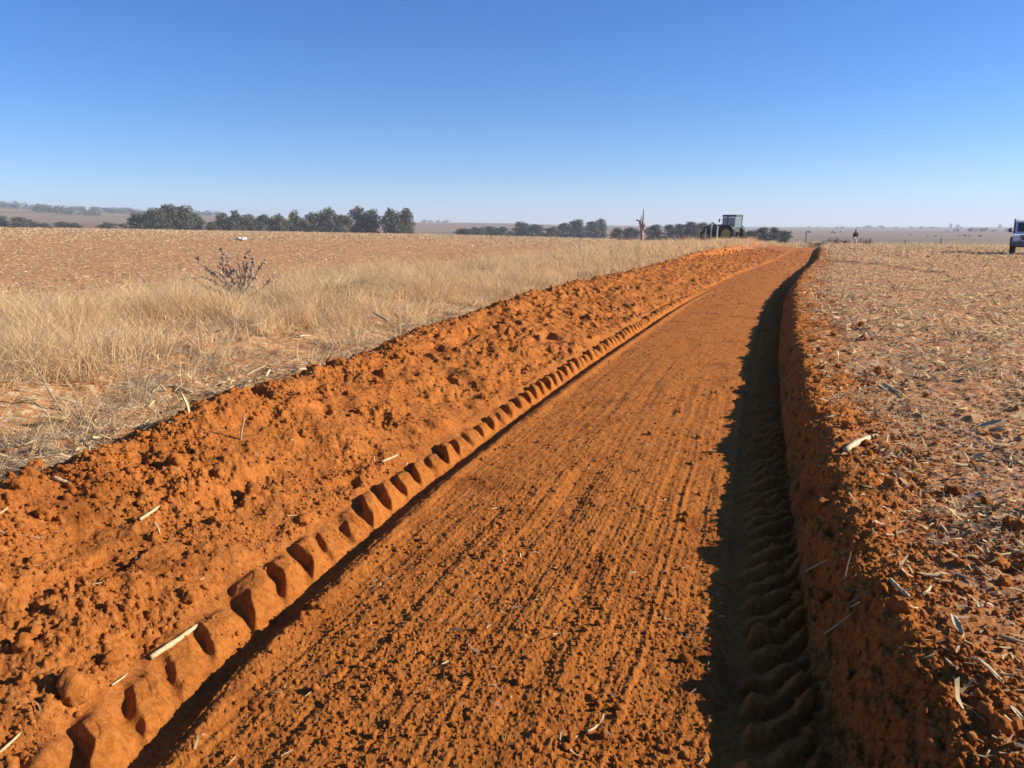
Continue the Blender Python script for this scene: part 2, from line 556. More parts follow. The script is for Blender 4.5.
def tint_mat(name, rough=.85, trans=.0, spec=.25):
    m, nt, b = new_mat(name)
    a = nt.nodes.new('ShaderNodeAttribute'); a.attribute_name = 'tint'
    n = noise_node(nt, 60, 3, .6, pos(nt))
    c = mix_node(nt, 1.0, a.outputs['Color'], ramp_node(nt, n, [(.3, (.82, .8, .76)), (.7, (1.1, 1.1, 1.1))]), 'MULTIPLY')
    nt.links.new(c, b.inputs['Base Color']); b.inputs['Roughness'].default_value = rough; b.inputs['Specular IOR Level'].default_value = spec
    if trans:
        t = nt.nodes.new('ShaderNodeBsdfTranslucent'); nt.links.new(c, t.inputs[0])
        mx = nt.nodes.new('ShaderNodeMixShader'); mx.inputs[0].default_value = trans
        nt.links.new(b.outputs[0], mx.inputs[1]); nt.links.new(t.outputs[0], mx.inputs[2])
        nt.links.new(mx.outputs[0], [q for q in nt.nodes if q.type == 'OUTPUT_MATERIAL'][0].inputs[0])
    return m


def flat_mat(name, col, rough=.6, metal=0., spec=.4, var=.12, scale=6., bump=0.):
    m, nt, b = new_mat(name)
    P = pos(nt)
    n = noise_node(nt, scale, 5, .6, P)
    lo = tuple(c * (1 - var) for c in col); hi = tuple(min(1, c * (1 + var)) for c in col)
    nt.links.new(ramp_node(nt, n, [(.3, lo), (.7, hi)]), b.inputs['Base Color'])
    b.inputs['Roughness'].default_value = rough; b.inputs['Metallic'].default_value = metal; b.inputs['Specular IOR Level'].default_value = spec
    if bump: bump_node(nt, b, noise_node(nt, scale * 8, 4, .6, P), bump, .01)
    return m


M_grass = tint_mat('dry_grass_blades', .8, .35)
M_resid = tint_mat('crop_residue', .8, .35)
M_straw = flat_mat('pale_straw', (.47, .34, .17), .75, var=.3, scale=22)
M_husk = flat_mat('bleached_husk', (.50, .37, .20), .7, var=.2, scale=25)
M_dkstalk = flat_mat('weathered_stalk', (.26, .19, .12), .8, var=.35, scale=20)
M_bark = flat_mat('bark', (.17, .12, .085), .9, var=.3, scale=4, bump=.4)
M_deadwood = flat_mat('dead_wood', (.34, .235, .17), .9, var=.45, scale=2.2, bump=.4)

# ------------------------------------------------------------------ terrain
def build_terrain():
    rs = [.004, .08, .16, .25, .34, .42]
    while rs[-1] < 4000:
        r = rs[-1]
        k = np.interp(r, [.4, 1.1, 1.4, 6, 14, 40, 85, 130, 300, 4000], [.03, .01, .0028, .0028, .0036, .0050, .0065, .016, .03, .035])
        rs.append(r * (1 + k))
    rs = np.array(rs)
    az = np.concatenate([np.arange(-60, 26, .056), np.concatenate([np.arange(26, 40, .3), np.arange(40, 286, 2.0), np.arange(286, 299.99, .3)])])
    na, nr = len(az), len(rs)
    A, Rr = np.meshgrid(np.radians(az), rs)           # rows = r
    X = (Rr * np.sin(A)).ravel(); Y = (Rr * np.cos(A)).ravel()
    daz = np.radians(np.diff(np.concatenate([az, [300.]])))
    dr = np.gradient(rs)
    SP = np.maximum(Rr * daz[None, :] * 1.2, dr[:, None] * .6).ravel()
    Z, q = H(X, Y, SP, True)
    V = np.stack([X, Y, Z], 1)
    V = np.concatenate([V, [[0, 0, float(H(np.array([0.]), np.array([.01]), .05)[0])]]])
    i = np.arange(nr - 1)[:, None] * na; j = np.arange(na)[None, :]; j2 = (j + 1) % na
    Q = np.stack([i + j, i + na + j, i + na + j2, i + j2], -1).reshape(-1, 4)[:, ::-1]
    # class of every face from its strip
    g = lambda a: a[Q].mean(1)
    u, s, r = g(q['u']), g(q['s']), g(q['r'])
    ci = Q[:, 0]
    foot, uc, ue, uv = q['foot'][ci], q['uc'][ci], q['ue'][ci], q['uv'][ci]
    re = redge(q['az'][ci])
    cls = np.where(u < uv, 3, np.where(u < uc - .38, 2, np.where(u < foot, 1, np.where(u < ue + .16, 0, 4))))
    cls = np.where((s > 96) & (cls < 3) & (cls != 2), 4, cls)
    cls = np.where(r > re, 5, cls)
    names = [('dirt_track', M_track), ('earth_bank', M_bank), ('grass_verge', M_verge), ('stubble_field', M_field), ('stubble_field', M_field), ('hills', M_hills)]
    fresh = np.concatenate([q['fresh'], [0]])
    for c, (nm, mt) in enumerate(names):
        f = Q[cls == c]
        used, inv = np.unique(f.ravel(), return_inverse=True)
        loops = inv; sizes = np.full(len(f), 4)
        o = mesh_np(nm, V[used], loops, sizes, mt, True, {'fresh': fresh[used]} if nm == 'stubble_field' else None)
        o['kind'] = 'structure'


build_terrain()

# ------------------------------------------------------------------ loose small stuff
def frame_from(dirs):
    """two unit vectors square to each direction"""
    ref = np.where(np.abs(dirs[:, 2:3]) > .9, np.array([[1., 0, 0]]), np.array([[0., 0, 1.]]))
    a = np.cross(dirs, ref); a /= np.linalg.norm(a, axis=1, keepdims=True)
    return a, np.cross(a, dirs)


def clods(name, x, y, rad, mat):
    bm = bmesh.new(); bmesh.ops.create_icosphere(bm, subdivisions=1, radius=1)
    bv = np.array([v.co[:] for v in bm.verts]); bf = np.array([[v.index for v in f.verts] for f in bm.faces]); bm.free()
    n, k = len(x), len(bv)
    sq = RNG.uniform(.5, 1.25, (n, 1, 3))
    jit = RNG.uniform(.55, 1.25, (n, k, 1))
    P = bv[None] * sq * jit * rad[:, None, None]
    z = H(x, y, .006)
    P = P + np.stack([x, y, z + rad * .12], 1)[:, None, :]
    Fc = (bf[None] + (np.arange(n) * k)[:, None, None]).reshape(-1, 3)
    o = mesh_np(name, P.reshape(-1, 3), Fc, np.full(len(Fc), 3), mat, False)
    return tag(o, kind='stuff')


def polar_samples(n, r0, r1, a0, a1, p=1.0):
    """random ground points, denser near the camera"""
    t = RNG.random(n)
    r = (r0 ** (1 - p) + t * (r1 ** (1 - p) - r0 ** (1 - p))) ** (1 / (1 - p)) if abs(p - 1) > 1e-3 else r0 * (r1 / r0) ** t
    a = np.radians(RNG.uniform(a0, a1, n))
    return r * np.sin(a), r * np.cos(a)


x, y = polar_samples(240000, 1.3, 70, -60, 26, 1.05)
s, u, end, foot, uc, ue, uv, uL = lanes(x, y)
pr = np.where((u > uc - .5) & (u < foot), .7, np.where((u > foot) & (u < ue), .16, np.where((u > ue) & (u < ue + 1.0), .7, np.where(u > ue, .14, 0.))))
pr = np.where(np.abs(u - .21) < .22, .01, np.where(np.abs(u - uL) < .2, .10 * sst(-.1, .4, pn(x * 3, y * 3, 91)), pr))
pr = pr * (.35 + .9 * sst(-.2, .4, pn(x / .5, y / .5, 90)))
pr = np.where((u > ue - .1) & (u < ue + .16), .5, pr)
k = RNG.random(len(x)) < pr
x, y, u, uc_, rr = x[k], y[k], u[k], uc[k], np.hypot(x[k], y[k])
rad = .0035 + .009 * RNG.random(len(x)) ** 3 + .016 * (RNG.random(len(x)) ** 14)
rad = np.maximum(rad, rr * .0008 * RNG.uniform(.6, 1.8, len(x))) * np.where(np.abs(u - uc_) < .25, 1.5, 1.)
clods('soil_crumbs', x, y, rad, M_clod)


def strips(name, P, D, L, W, col, bend, mat, lift=.3, seg=2, twist=.5, droop=None):
    """thin bent strips (stalk and leaf litter, or blades): base P, direction D, length L, width W"""
    n = len(P)
    D = D / np.linalg.norm(D, axis=1, keepdims=True)
    a, b = frame_from(D)
    th = RNG.uniform(0, 2 * np.pi, n)
    side = a * np.cos(th)[:, None] + b * np.sin(th)[:, None]
    up = np.cross(side, D)
    rows = []
    for j in range(seg + 1):
        t = j / seg
        c = P + D * (L * t)[:, None] + up * (bend * L * (t * t))[:, None]
        if droop is not None: c = c + droop * (L * t * t)[:, None]
        wv = side * np.cos(twist * t) + up * np.sin(twist * t)
        w = (W * (1 - .0 * t) if name != 'blade' else W * (1 - .85 * t))[:, None] * .5
        rows.append(np.stack([c - wv * w, c + wv * w], 1))
    V = np.concatenate(rows, 1)                      # n, 2*(seg+1), 3
    k = 2 * (seg + 1)
    f = np.array([[2 * j, 2 * j + 1, 2 * j + 3, 2 * j + 2] for j in range(seg)])
    Fc = (f[None] + (np.arange(n) * k)[:, None, None]).reshape(-1, 4)
    C = np.repeat(col, k, axis=0)
    return V.reshape(-1, 3), Fc, C


def straw_cols(n, grey=.15):
    base = np.array([[.76, .57, .31]]) * RNG.uniform(.5, 1.15, (n, 1))
    g = np.array([[.44, .32, .20]]) * RNG.uniform(.35, 1.1, (n, 1))
    return np.where(RNG.random((n, 1)) < grey, g, base)


def residue(name, n, a0, a1, r0, r1, accept, p=1.0, lmin=.03, lmax=.16, grow=0.):
    x, y = polar_samples(n, r0, r1, a0, a1, p)
    k = accept(x, y) & (RNG.random(n) < .25 + .8 * sst(-.35, .35, pn(x / 1.1, y / 1.1, 95)))
    x, y = x[k], y[k]; n = len(x); r = np.hypot(x, y)
    z = H(x, y, np.maximum(.006, r * .0012))
    L = RNG.uniform(lmin, lmax, n) * RNG.uniform(.4, 1, n)
    L = np.maximum(L * (1 + grow * sst(3.5, 12, r)), r * .0028)
    W = np.maximum(L * RNG.uniform(.06, .22, n) * (1 + grow * .6 * sst(3.5, 12, r)), .003); W = np.minimum(W, .02 + r * .0009)
    th = RNG.uniform(0, 2 * np.pi, n); tilt = RNG.normal(0, .28, n) + (RNG.random(n) < .08) * RNG.uniform(.3, 1., n)
    D = np.stack([np.cos(th) * np.cos(tilt), np.sin(th) * np.cos(tilt), np.sin(tilt)], 1)
    P = np.stack([x, y, z + .008 + r * .0006 + np.maximum(-tilt, 0) * L], 1)
    V, Fc, C = strips(name, P, D, L, W, straw_cols(n), RNG.normal(0, .3, n), M_resid, twist=1.2)
    return tag(mesh_np(name, V, Fc, np.full(len(Fc), 4), M_resid, False, {'tint': C}), kind='stuff')


def acc_right(x, y):
    s, u, end, foot, uc, ue, uv, uL = lanes(x, y)
    az, r = azr(x, y)
    return (u > ue + .27 + .9 * RNG.random(len(x)) ** 2) & (r < redge(az) - 2)


def acc_left(x, y):
    s, u, end, foot, uc, ue, uv, uL = lanes(x, y)
    return u < uv + .8 * RNG.random(len(x))


def acc_track(x, y):
    s, u, end, foot, uc, ue, uv, uL = lanes(x, y)
    return (u > uc - .2) & (u < ue + .2) & (np.abs(u - .21) > .2) & (np.abs(u + 1.8) > .2)


residue('crop_residue', 90000, -6, 28, 2.0, 95, acc_right, .72, .02, .085, .75)
residue('crop_residue', 115000, -62, -8, 9, 220, acc_left, .8, .04, .14)
residue('straw_bits', 3200, -60, 12, 1.6, 40, acc_track, 1.0, .015, .06)


# ------------------------------------------------------------------ dry grass on the verge
def grass(name, tx, ty, blades, h0, h1, lean, grey, spread, wmul=1.):
    clump = .45 + 1.1 * sst(-.45, .5, pn(tx / 1.4, ty / 1.4, 111)) + .25 * pn(tx / .4, ty / .4, 112)
    n = len(tx); r = np.hypot(tx, ty)
    ti = np.repeat(np.arange(n), blades)
    N = len(ti)
    th = RNG.uniform(0, 2 * np.pi, N); rad = spread * np.sqrt(RNG.random(N)) * np.repeat(RNG.uniform(.5, 1.4, n), blades)
    x = tx[ti] + rad * np.cos(th); y = ty[ti] + rad * np.sin(th)
    z = H(x, y, .05)
    hh = np.repeat(RNG.uniform(h0, h1, n) * clump, blades) * RNG.uniform(.45, 1.1, N)
    ld = np.repeat(RNG.uniform(0, 2 * np.pi, n), blades)
    ll = np.abs(RNG.normal(0, lean, N))
    dx = np.cos(th) * ll + np.cos(ld) * lean * .6; dy = np.sin(th) * ll + np.sin(ld) * lean * .6
    D = np.stack([dx, dy, np.ones(N)], 1)
    rr = np.hypot(x, y)
    W = np.maximum(RNG.uniform(.0025, .006, N), rr * .00042) * wmul
    base = np.array([[.97, .68, .36]]) * RNG.uniform(.6, 1.03, (N, 1)) * np.repeat(RNG.uniform(.8, 1.08, (n, 1)), blades, axis=0)
    gr = np.array([[.60, .49, .34]]) * RNG.uniform(.4, 1.1, (N, 1))
    gmix = np.repeat(RNG.random((n, 1)) < grey, blades, axis=0) | (RNG.random((N, 1)) < grey * .6)
    col = np.where(gmix, gr, base)
    dr = np.stack([np.cos(ld) * .25, np.sin(ld) * .25, -RNG.uniform(.05, .55, N)], 1)
    V, Fc, C = strips('blade', np.stack([x, y, z - .01], 1), D, hh, W, col, RNG.normal(0, .1, N), M_grass, seg=3, twist=.8, droop=dr)
    return V, Fc, C


BARE = [(hit(a, b)[:2], r_) for a, b, r_ in ((285, 348, .5), (318, 338, .4), (18, 402, .45), (60, 395, .3), (255, 362, .25), (338, 311, .32))]


def patches(x, y):
    m = np.zeros_like(x)
    for c, r_ in BARE:
        m = np.maximum(m, sst(1.25, .7, np.hypot(x - c[0], y - c[1]) / r_ + .35 * pn(x / .3, y / .3, 113)))
    return m


parts = []
# tall tawny grass over the outer part of the verge
x, y = polar_samples(60000, 4.5, 115, -64, 8, 1.0)
s, u, end, foot, uc, ue, uv, uL = lanes(x, y)
w = (u - uv) / (uc - .5 - uv)                       # 0 at the field, 1 at the bank
bare = np.maximum(sst(.16, .40, pn(x / 1.8, y / 1.8, 101)), patches(x, y))
far = sst(7, 16, s)
dens = np.where((w > -.05) & (w < .99), np.interp(w + .16 * pn(x / 1.1, y / 1.1, 120), [-.05, .08, .58, .74, .9], [.6, 1, 1., .4, .1]), 0)
dens = np.maximum(dens, np.where((w > 0) & (w < .97 + .3 * sst(48, 66, s)), far * .9, 0)) * (1 - .9 * bare * (1 - far * .6))
dens = dens * (1 - .9 * sst(.74, .86, w) * sst(8, 5, s))
k = (RNG.random(len(x)) < dens) & (s < 118)
tx, ty = x[k], y[k]
fr = s[k] > 26
parts.append(grass('dry_grass', tx[~fr], ty[~fr], 20, .26, .56, .42, .08, .14))
parts.append(grass('dry_grass', tx[fr], ty[fr], 16, .3, .62, .40, .08, .22, 1.3))
# bigger tussocks
x, y = polar_samples(3400, 5, 26, -62, 0, 1.0)
s, u, end, foot, uc, ue, uv, uL = lanes(x, y)
w = (u - uv) / (uc - .5 - uv)
k = (w > .0) & (w < np.where(s < 7, .72, .9)) & (RNG.random(len(x)) < np.interp(w, [0, .5, .80], [1, .9, .0]) * (1 - patches(x, y)) * sst(-.2, .3, pn(x / 1.2 + 4, y / 1.2, 114)))
parts.append(grass('dry_grass', x[k], y[k], 55, .32, .58, .42, .05, .09))
# short grey thatch next to the bank
x, y = polar_samples(26000, 2.6, 40, -64, 0, 1.0)
s, u, end, foot, uc, ue, uv, uL = lanes(x, y)
w = (u - uv) / (uc - .40 - uv)
bare = np.maximum(sst(.05, .4, pn(x / 1.5 + 9, y / 1.5, 102)), patches(x, y))
k = (RNG.random(len(x)) < np.where((w > .3) & (w < 1.0), np.interp(w, [.3, .45, 1], [.3, 1., 1.]), 0) * (1 - .93 * bare))
parts.append(grass('dry_grass', x[k], y[k], 14, .04, .14, 1.7, .55, .12))
nv = 0; VV, FF, CC = [], [], []
for V, Fc, C in parts:
    VV.append(V); FF.append(Fc + nv); CC.append(C); nv += len(V)
o = mesh_np('dry_grass', np.concatenate(VV), np.concatenate(FF), np.full(sum(map(len, FF)), 4), M_grass, False, {'tint': np.concatenate(CC)})
tag(o, kind='stuff')
# flattened dead stalks and thatch lying on the verge
residue('dead_thatch', 42000, -66, -3, 2.8, 30, lambda x, y: (lambda L: (L[1] < L[4] - .36) & (L[1] > L[6]))(lanes(x, y)) & (RNG.random(len(x)) > .85 * patches(x, y)), 1.0, .03, .10)
# pale grass along the far edge of the fields
az_ = RNG.uniform(-58, 24, 9000); re_ = redge(az_)
rr_ = re_ - RNG.uniform(.0, .07, len(az_)) * re_ * np.where(az_ > -5, 1.3, .35)
x, y = rr_ * np.sin(np.radians(az_)), rr_ * np.cos(np.radians(az_))
V, Fc, C = grass('dry_grass', x, y, 6, .2, .6, .5, .1, .8, 1.4)
tag(mesh_np('dry_grass', V, Fc, np.full(len(Fc), 4), M_grass, False, {'tint': C}), kind='stuff')

# ------------------------------------------------------------------ trees
def leaf_mat(name, a, b_):
    m, nt, b = new_mat(name)
    n = noise_node(nt, .9, 4, .6, pos(nt))
    oi = nt.nodes.new('ShaderNodeObjectInfo')
    c = ramp_node(nt, n, [(.3, a), (.7, b_)])
    v = ramp_node(nt, oi.outputs['Random'], [(0, (.8, .85, .9)), (1, (1.2, 1.1, 1.0))])
    c = mix_node(nt, 1., c, v, 'MULTIPLY')
    nt.links.new(c, b.inputs['Base Color']); b.inputs['Roughness'].default_value = .7; b.inputs['Specular IOR Level'].default_value = .3
    return m


M_gum = leaf_mat('gum_leaves', (.050, .062, .028), (.115, .125, .060))
M_olive = leaf_mat('olive_leaves', (.05, .055, .024), (.11, .11, .055))


def crown_mesh(name, clumps, n, size, mat):
    """leaf-sized faces through the volume of uneven clumps ((x,y,z),(rx,ry,rz))"""
    wts = np.array([c[1][0] * c[1][1] * c[1][2] for c in clumps]) ** .7; wts /= wts.sum()
    idx = RNG.choice(len(clumps), n, p=wts)
    cen = np.array([c[0] for c in clumps])[idx]; rad = np.array([c[1] for c in clumps])[idx]
    d = RNG.normal(0, 1, (n, 3)); d /= np.linalg.norm(d, axis=1, keepdims=True)
    rr = RNG.random(n) ** .38
    P = cen + d * rad * rr[:, None]
    nrm = d * .8 + RNG.normal(0, .6, (n, 3)); nrm /= np.linalg.norm(nrm, axis=1, keepdims=True)
    a, b = frame_from(nrm)
    th = RNG.uniform(0, 6.28, (n, 1)); sx = RNG.uniform(.5, 1.2, (n, 1)) * size; sy = sx * RNG.uniform(.35, .8, (n, 1))
    e1 = (a * np.cos(th) + b * np.sin(th)) * sx; e2 = (b * np.cos(th) - a * np.sin(th)) * sy
    V = np.stack([P - e1, P - e2 * .8, P + e1, P + e2], 1).reshape(-1, 3)
    Fc = np.arange(4 * n).reshape(-1, 4)
    return mesh_np(name, V, Fc, np.full(n, 4), mat, False, link=False)


def limb_mesh(clumps, h, mat, trunk_r):
    b = MB()
    top = Vector((random.uniform(-.03, .03), random.uniform(-.03, .03), h))
    b.tube([(0, 0, -.05), top * .35 + Vector((.015, -.01, 0)), top * .7, top], [trunk_r * 1.3, trunk_r, trunk_r * .7, trunk_r * .35], 8)
    for c, r in clumps:
        st = top * random.uniform(.35, .8)
        e = Vector(c); mid = st.lerp(e, .5) + Vector((0, 0, -.03))
        b.tube([st, mid, e], [trunk_r * .5, trunk_r * .32, trunk_r * .12], 6)
    bmesh.ops.recalc_face_normals(b.bm, faces=b.bm.faces)
    me = bpy.data.meshes.new('trunk'); b.bm.to_mesh(me); b.bm.free(); me.materials.append(mat)
    for p in me.polygons: p.use_smooth = True
    return me


TREE_DATA = []
for v in range(7):       # unit-height trees
    cl = []
    tall = v < 4
    nlev = random.randint(8, 11)
    for i in range(nlev):
        t = i / (nlev - 1)
        z = (.30 + .58 * t) if tall else (.28 + .50 * t)
        rad = (.30 if tall else .38) * math.sin(math.pi * min(.92, .28 + .66 * t)) ** .8
        a = i * 2.4 + random.uniform(-.6, .6)
        off = rad * random.uniform(.35, 1.0)
        rr = random.uniform(.12, .21)
        cl.append(((off * math.cos(a), off * math.sin(a), z), (rr * 1.15, rr * 1.15, rr * random.uniform(.75, 1.))))
    cl.append(((random.uniform(-.06, .06), random.uniform(-.06, .06), .87), (.13, .13, .12)))
    for i in range(4):   # low foliage that closes the stand to the ground
        a = random.uniform(0, 6.28); cl.append(((.2 * math.cos(a), .2 * math.sin(a), random.uniform(.10, .22)), (.2, .2, .15)))
    TREE_DATA.append((crown_mesh('crown', cl, 3400, .034, M_gum if v % 3 else M_olive), limb_mesh(cl, .72, M_bark, .022)))


def tree(px, top, depth, width, label, group, name='gum_tree', sink=0.):
    p = at_depth(px, depth)
    z0 = p[2] - sink
    hgt = (225 - top) / F * depth / math.cos(PITCH) ** 2 + CAMZ - z0
    w = width / F * depth
    v = random.randrange(len(TREE_DATA))
    o = thing(name, label, 'tree', (p[0], p[1], z0), random.uniform(0, 6.28), group)
    k = w / .78
    o.scale = (k, k, hgt)
    for nm, me in zip(('crown', 'trunk'), TREE_DATA[v]):
        c = bpy.data.objects.new(nm, me); COL.objects.link(c); c.parent = o
    return o


def size_word(i, n):
    return ['first', 'second', 'third', 'fourth', 'fifth', 'sixth', 'seventh', 'eighth', 'ninth', 'tenth', 'eleventh', 'twelfth', 'thirteenth', 'fourteenth', 'fifteenth', 'sixteenth'][i]


g1 = [(136, 213, 20), (147, 211, 18), (158, 209.5, 20), (171, 206.5, 26), (184, 207.5, 22), (195, 212.5, 15)]
for i, (px, tp, w) in enumerate(g1):
    tree(px, tp, 335 + random.uniform(-12, 18), w * 1.25, f'dark green tree, {size_word(i, 6)} from the left in the dense rounded clump', 'trees of the rounded clump')
g2 = [(211, 222, 14), (223, 213, 20), (237, 210.5, 20), (250, 216, 17), (264, 214.5, 18), (278, 213.5, 18), (295, 210.5, 17), (312, 212, 18), (328, 207.5, 22), (342, 215, 17), (358, 206.5, 22), (372, 211, 18), (392, 208.5, 22), (407, 209.5, 16)]
for i, (px, tp, w) in enumerate(g2):
    tree(px, tp, 330 + random.uniform(-15, 20), w * 1.22, f'tall grey green gum tree, {size_word(i, 14)} from the left in the long tree row', 'gum trees in the long row')
g3 = [(464, 228, 17), (476, 226.5, 16), (489, 226, 16), (502, 226, 16), (521, 222.5, 17), (536, 224, 19), (552, 226, 15), (564, 222.5, 15), (577, 220.5, 18), (591, 221, 15), (601, 219, 11)]
for i, (px, tp, w) in enumerate(g3):
    tree(px, tp, 440 + random.uniform(-25, 30), w * 1.3, f'hazy blue green tree, {size_word(i, 11)} from the left in the hazy middle belt', 'trees in the hazy middle belt')
g4 = [(617, 227.5, 13), (631, 226.5, 17), (655, 225, 17), (670, 225, 15), (680, 224, 14), (691, 222, 16), (702, 223, 15), (712, 222, 14)]
for i, (px, tp, w) in enumerate(g4):
    tree(px, tp, 330 + random.uniform(-15, 20), w * 1.3, f'bushy dark tree, {size_word(i, 8)} from the left between dead stump and tractor', 'trees between the stump and the tractor')
g5 = [(751, 230, 14), (763, 227.5, 17), (775, 227.5, 14), (786, 230.5, 12)]
for i, (px, tp, w) in enumerate(g5):
    tree(px, tp, 230 + random.uniform(-8, 8), w * 1.25, f'dark low tree, {size_word(i, 4)} from the left of those right of tractor', 'trees right of the tractor', 'bushy_tree')
g6 = [(2, 217, 14, 'first'), (20, 218, 22, 'second'), (35, 222.5, 9, 'third'), (44, 222.5, 12, 'fourth'), (62, 222, 16, 'fifth'), (74, 222.5, 14, 'sixth'), (108, 222, 16, 'seventh')]
for px, tp, w, nm in g6:
    tree(px, tp, 400, w * 1.25, f'low rounded bush like tree, {nm} from the left along the left skyline', 'scattered trees at the left field edge', 'bushy_tree')

# woods along the far left ridge: one mass
cl = []
for (p0, p1, dep, n, h) in [(-30, 45, 1780, 40, 9), (18, 150, 1700, 26, 6), (68, 132, 1500, 42, 8), (36, 66, 1150, 22, 9), (60, 100, 1080, 16, 6), (195, 222, 1500, 14, 8), (420, 452, 1700, 16, 5), (130, 200, 1750, 24, 7), (-20, 30, 1250, 16, 9), (100, 150, 1250, 12, 7), (900, 1010, 560, 12, 1.2), (790, 860, 800, 12, 2), (930, 1040, 1000, 26, 3.5), (800, 1000, 1900, 40, 5)]:
    for i in range(n):
        p = at_depth(random.uniform(p0, p1), dep + random.uniform(-40, 40))
        hh = h * random.uniform(.6, 1.3)
        cl.append(((p[0], p[1], p[2] + hh * .5), (hh * .9, hh * .9, hh * .6)))
me = crown_mesh('distant_woods', cl, 24000, 1.3, M_gum)
tag(bpy.data.objects.new('distant_woods', me), kind='stuff'); COL.objects.link(bpy.data.objects['distant_woods'])

# low shrubs along the right field edge
shr = []
for v in range(3):
    cl = [((random.uniform(-.6, .6), random.uniform(-.3, .3), random.uniform(.25, .6)), (.4, .35, .3)) for _ in range(7)]
    b = MB()
    for c, r in cl: b.tube([(0, 0, -.1), (c[0] * .5, c[1] * .5, c[2] * .6), c], [.03, .02, .008], 5)
    me2 = bpy.data.meshes.new('stem'); b.bm.to_mesh(me2); b.bm.free(); me2.materials.append(M_bark)
    shr.append((crown_mesh('foliage', cl, 900, .06, leaf_mat('shrub_leaves_%d' % v, (.06, .055, .038), (.14, .115, .075))), me2))
for i, (px, dep, sx, sz) in enumerate([(819, 84, .9, .9), (836, 104, 1.3, 1.0), (845, 104, 1.4, 1.2), (853, 105, 1.1, .9), (866, 104, 1.1, 1.1), (875, 105, 1.3, .8), (884, 106, .9, .7), (907, 108, .8, .8), (926, 106, 1.2, .9), (953, 108, 1.0, .9), (968, 107, 1.2, .8), (990, 108, 1.0, .7)]):
    dep = dep - (6 if i else 0)
    p = at_depth(px, dep)
    where = 'beside the far end of the red track' if i == 0 else f'{size_word(i - 1, 12)} from the left along the fence beyond the right field'
    o = thing('shrub', f'low dark scrubby shrub, {where}', 'shrub', p, random.uniform(0, 6.28), 'shrubs beyond the right field' if i else None, (sx * 1.3, sx * 1.3, sz * (.9 + .4 * (i % 3 == 1))))
    for nm, me in zip(('foliage', 'stem'), shr[i % 3]):
        c = bpy.data.objects.new(nm, me); COL.objects.link(c); c.parent = o
# lone tiny trees on the right skyline
for i, (px, tp, w) in enumerate([(869, 224.8, 5), (881, 225, 5), (951, 223.6, 3), (958, 224.2, 3), (1000, 223.5, 3)]):
    tree(px, tp, 2600, w * 1.2, f'tiny lone tree on the right skyline, {size_word(i, 5)} from the left', 'lone trees on the right skyline', 'bushy_tree')

# dead tree with broken limbs
p = at_depth(642, 88)
t = thing('dead_tree', 'bare dead tree stump with broken pale limbs in the dry grass', 'dead tree', p)
b = MB(); b.tube([(0, 0, -.2), (.03, 0, .7), (-.02, .02, 1.3), (.05, 0, 2.0), (.10, 0, 2.6)], [.24, .2, .22, .17, .1], 9)
b.build('trunk', M_deadwood, t, True, 80)
for pts, rad in [([(-.02, 0, 1.4), (-.22, .05, 2.1), (-.32, .1, 2.5), (-.65, .1, 2.62), (-.75, .1, 2.5)], [.13, .12, .11, .08, .05]),
                 ([(.05, 0, 1.3), (.28, -.05, 1.9), (.36, 0, 2.3)], [.12, .09, .04]),
                 ([(.08, 0, 2.4), (.12, .02, 3.0), (.10, .03, 3.6), (.17, .02, 4.0)], [.11, .09, .06, .03]),
                 ([(-.2, .05, 2.2), (-.12, .05, 2.8), (-.16, .03, 3.2)], [.09, .05, .02])]:
    b = MB(); b.tube(pts, rad, 7); b.build('limb', M_deadwood, t, True, 80)

# ------------------------------------------------------------------ posts and fence
M_post = flat_mat('weathered_post', (.20, .17, .15), .9, var=.3, scale=8)
M_ppost = flat_mat('pale_post', (.66, .62, .55), .8, var=.2, scale=8)
M_wire = flat_mat('fence_wire', (.30, .29, .28), .5, .6)
fx = []
f = thing('wire_fence', 'thin wire farm fence on dark posts beyond the right field', 'fence', at_depth(805, 99))
o0 = Vector(f.location)
for px in (807, 838, 872, 907, 943, 980, 1020, 1060):
    q = Vector(at_depth(px, 99)) - o0
    b = MB(); h = 1.75 if px in (807, 943) else 1.25
    b.tube([(q.x, q.y, q.z - .2), (q.x, q.y, q.z + h * .5), (q.x + .02, q.y, q.z + h)], [.085, .08, .07], 8).build('post', M_post, f, True, 60)
    fx.append(q)
for hz in (.35, .75, 1.15):
    b = MB(); b.tube([(q.x, q.y, q.z + hz) for q in fx], .012, 5).build('wire', M_wire, f)
for i, (px, dep, h) in enumerate([(706, 72, 1.3), (711.5, 72, 1.75), (717.5, 72, 1.5)]):
    p = at_depth(px, dep)
    b = MB(); b.tube([(0, 0, -.2), (0, 0, h * .5), (.03, 0, h)], [.07, .06, .05], 8)
    b.tube([(0, 0, h), (.02, 0, h + .03)], [.045, .02], 8)
    o = b.build('marker_post', M_ppost, None, True, 60); o.location = [float(c) for c in p]
    tag(o, ['short pale post in the grass, farthest from the tractor', 'tallest pale post in the grass before the tractor nose', 'pale post in the grass closest to the tractor wheel'][i], 'post', 'pale posts by the tractor')
for i, (px, h) in enumerate([(142, 4.6), (147, 2.2), (176, 1.9)]):
    p = at_depth(px, 297)
    b = MB(); b.tube([(0, 0, -.3), (0, 0, h * .6), (0, 0, h)], [.16, .14, .11], 8)
    if i == 0: b.box((0, 0, h - .5), (1.2, .12, .12))
    o = b.build('field_post', M_post if i == 0 else M_ppost, None, True, 60); o.location = [float(c) for c in p]
    tag(o, ['tall thin utility pole with crossarm before the rounded tree clump', 'short pale post beside the pole before the rounded tree clump', 'short pale post under the right side of the rounded tree clump'][i], 'post')

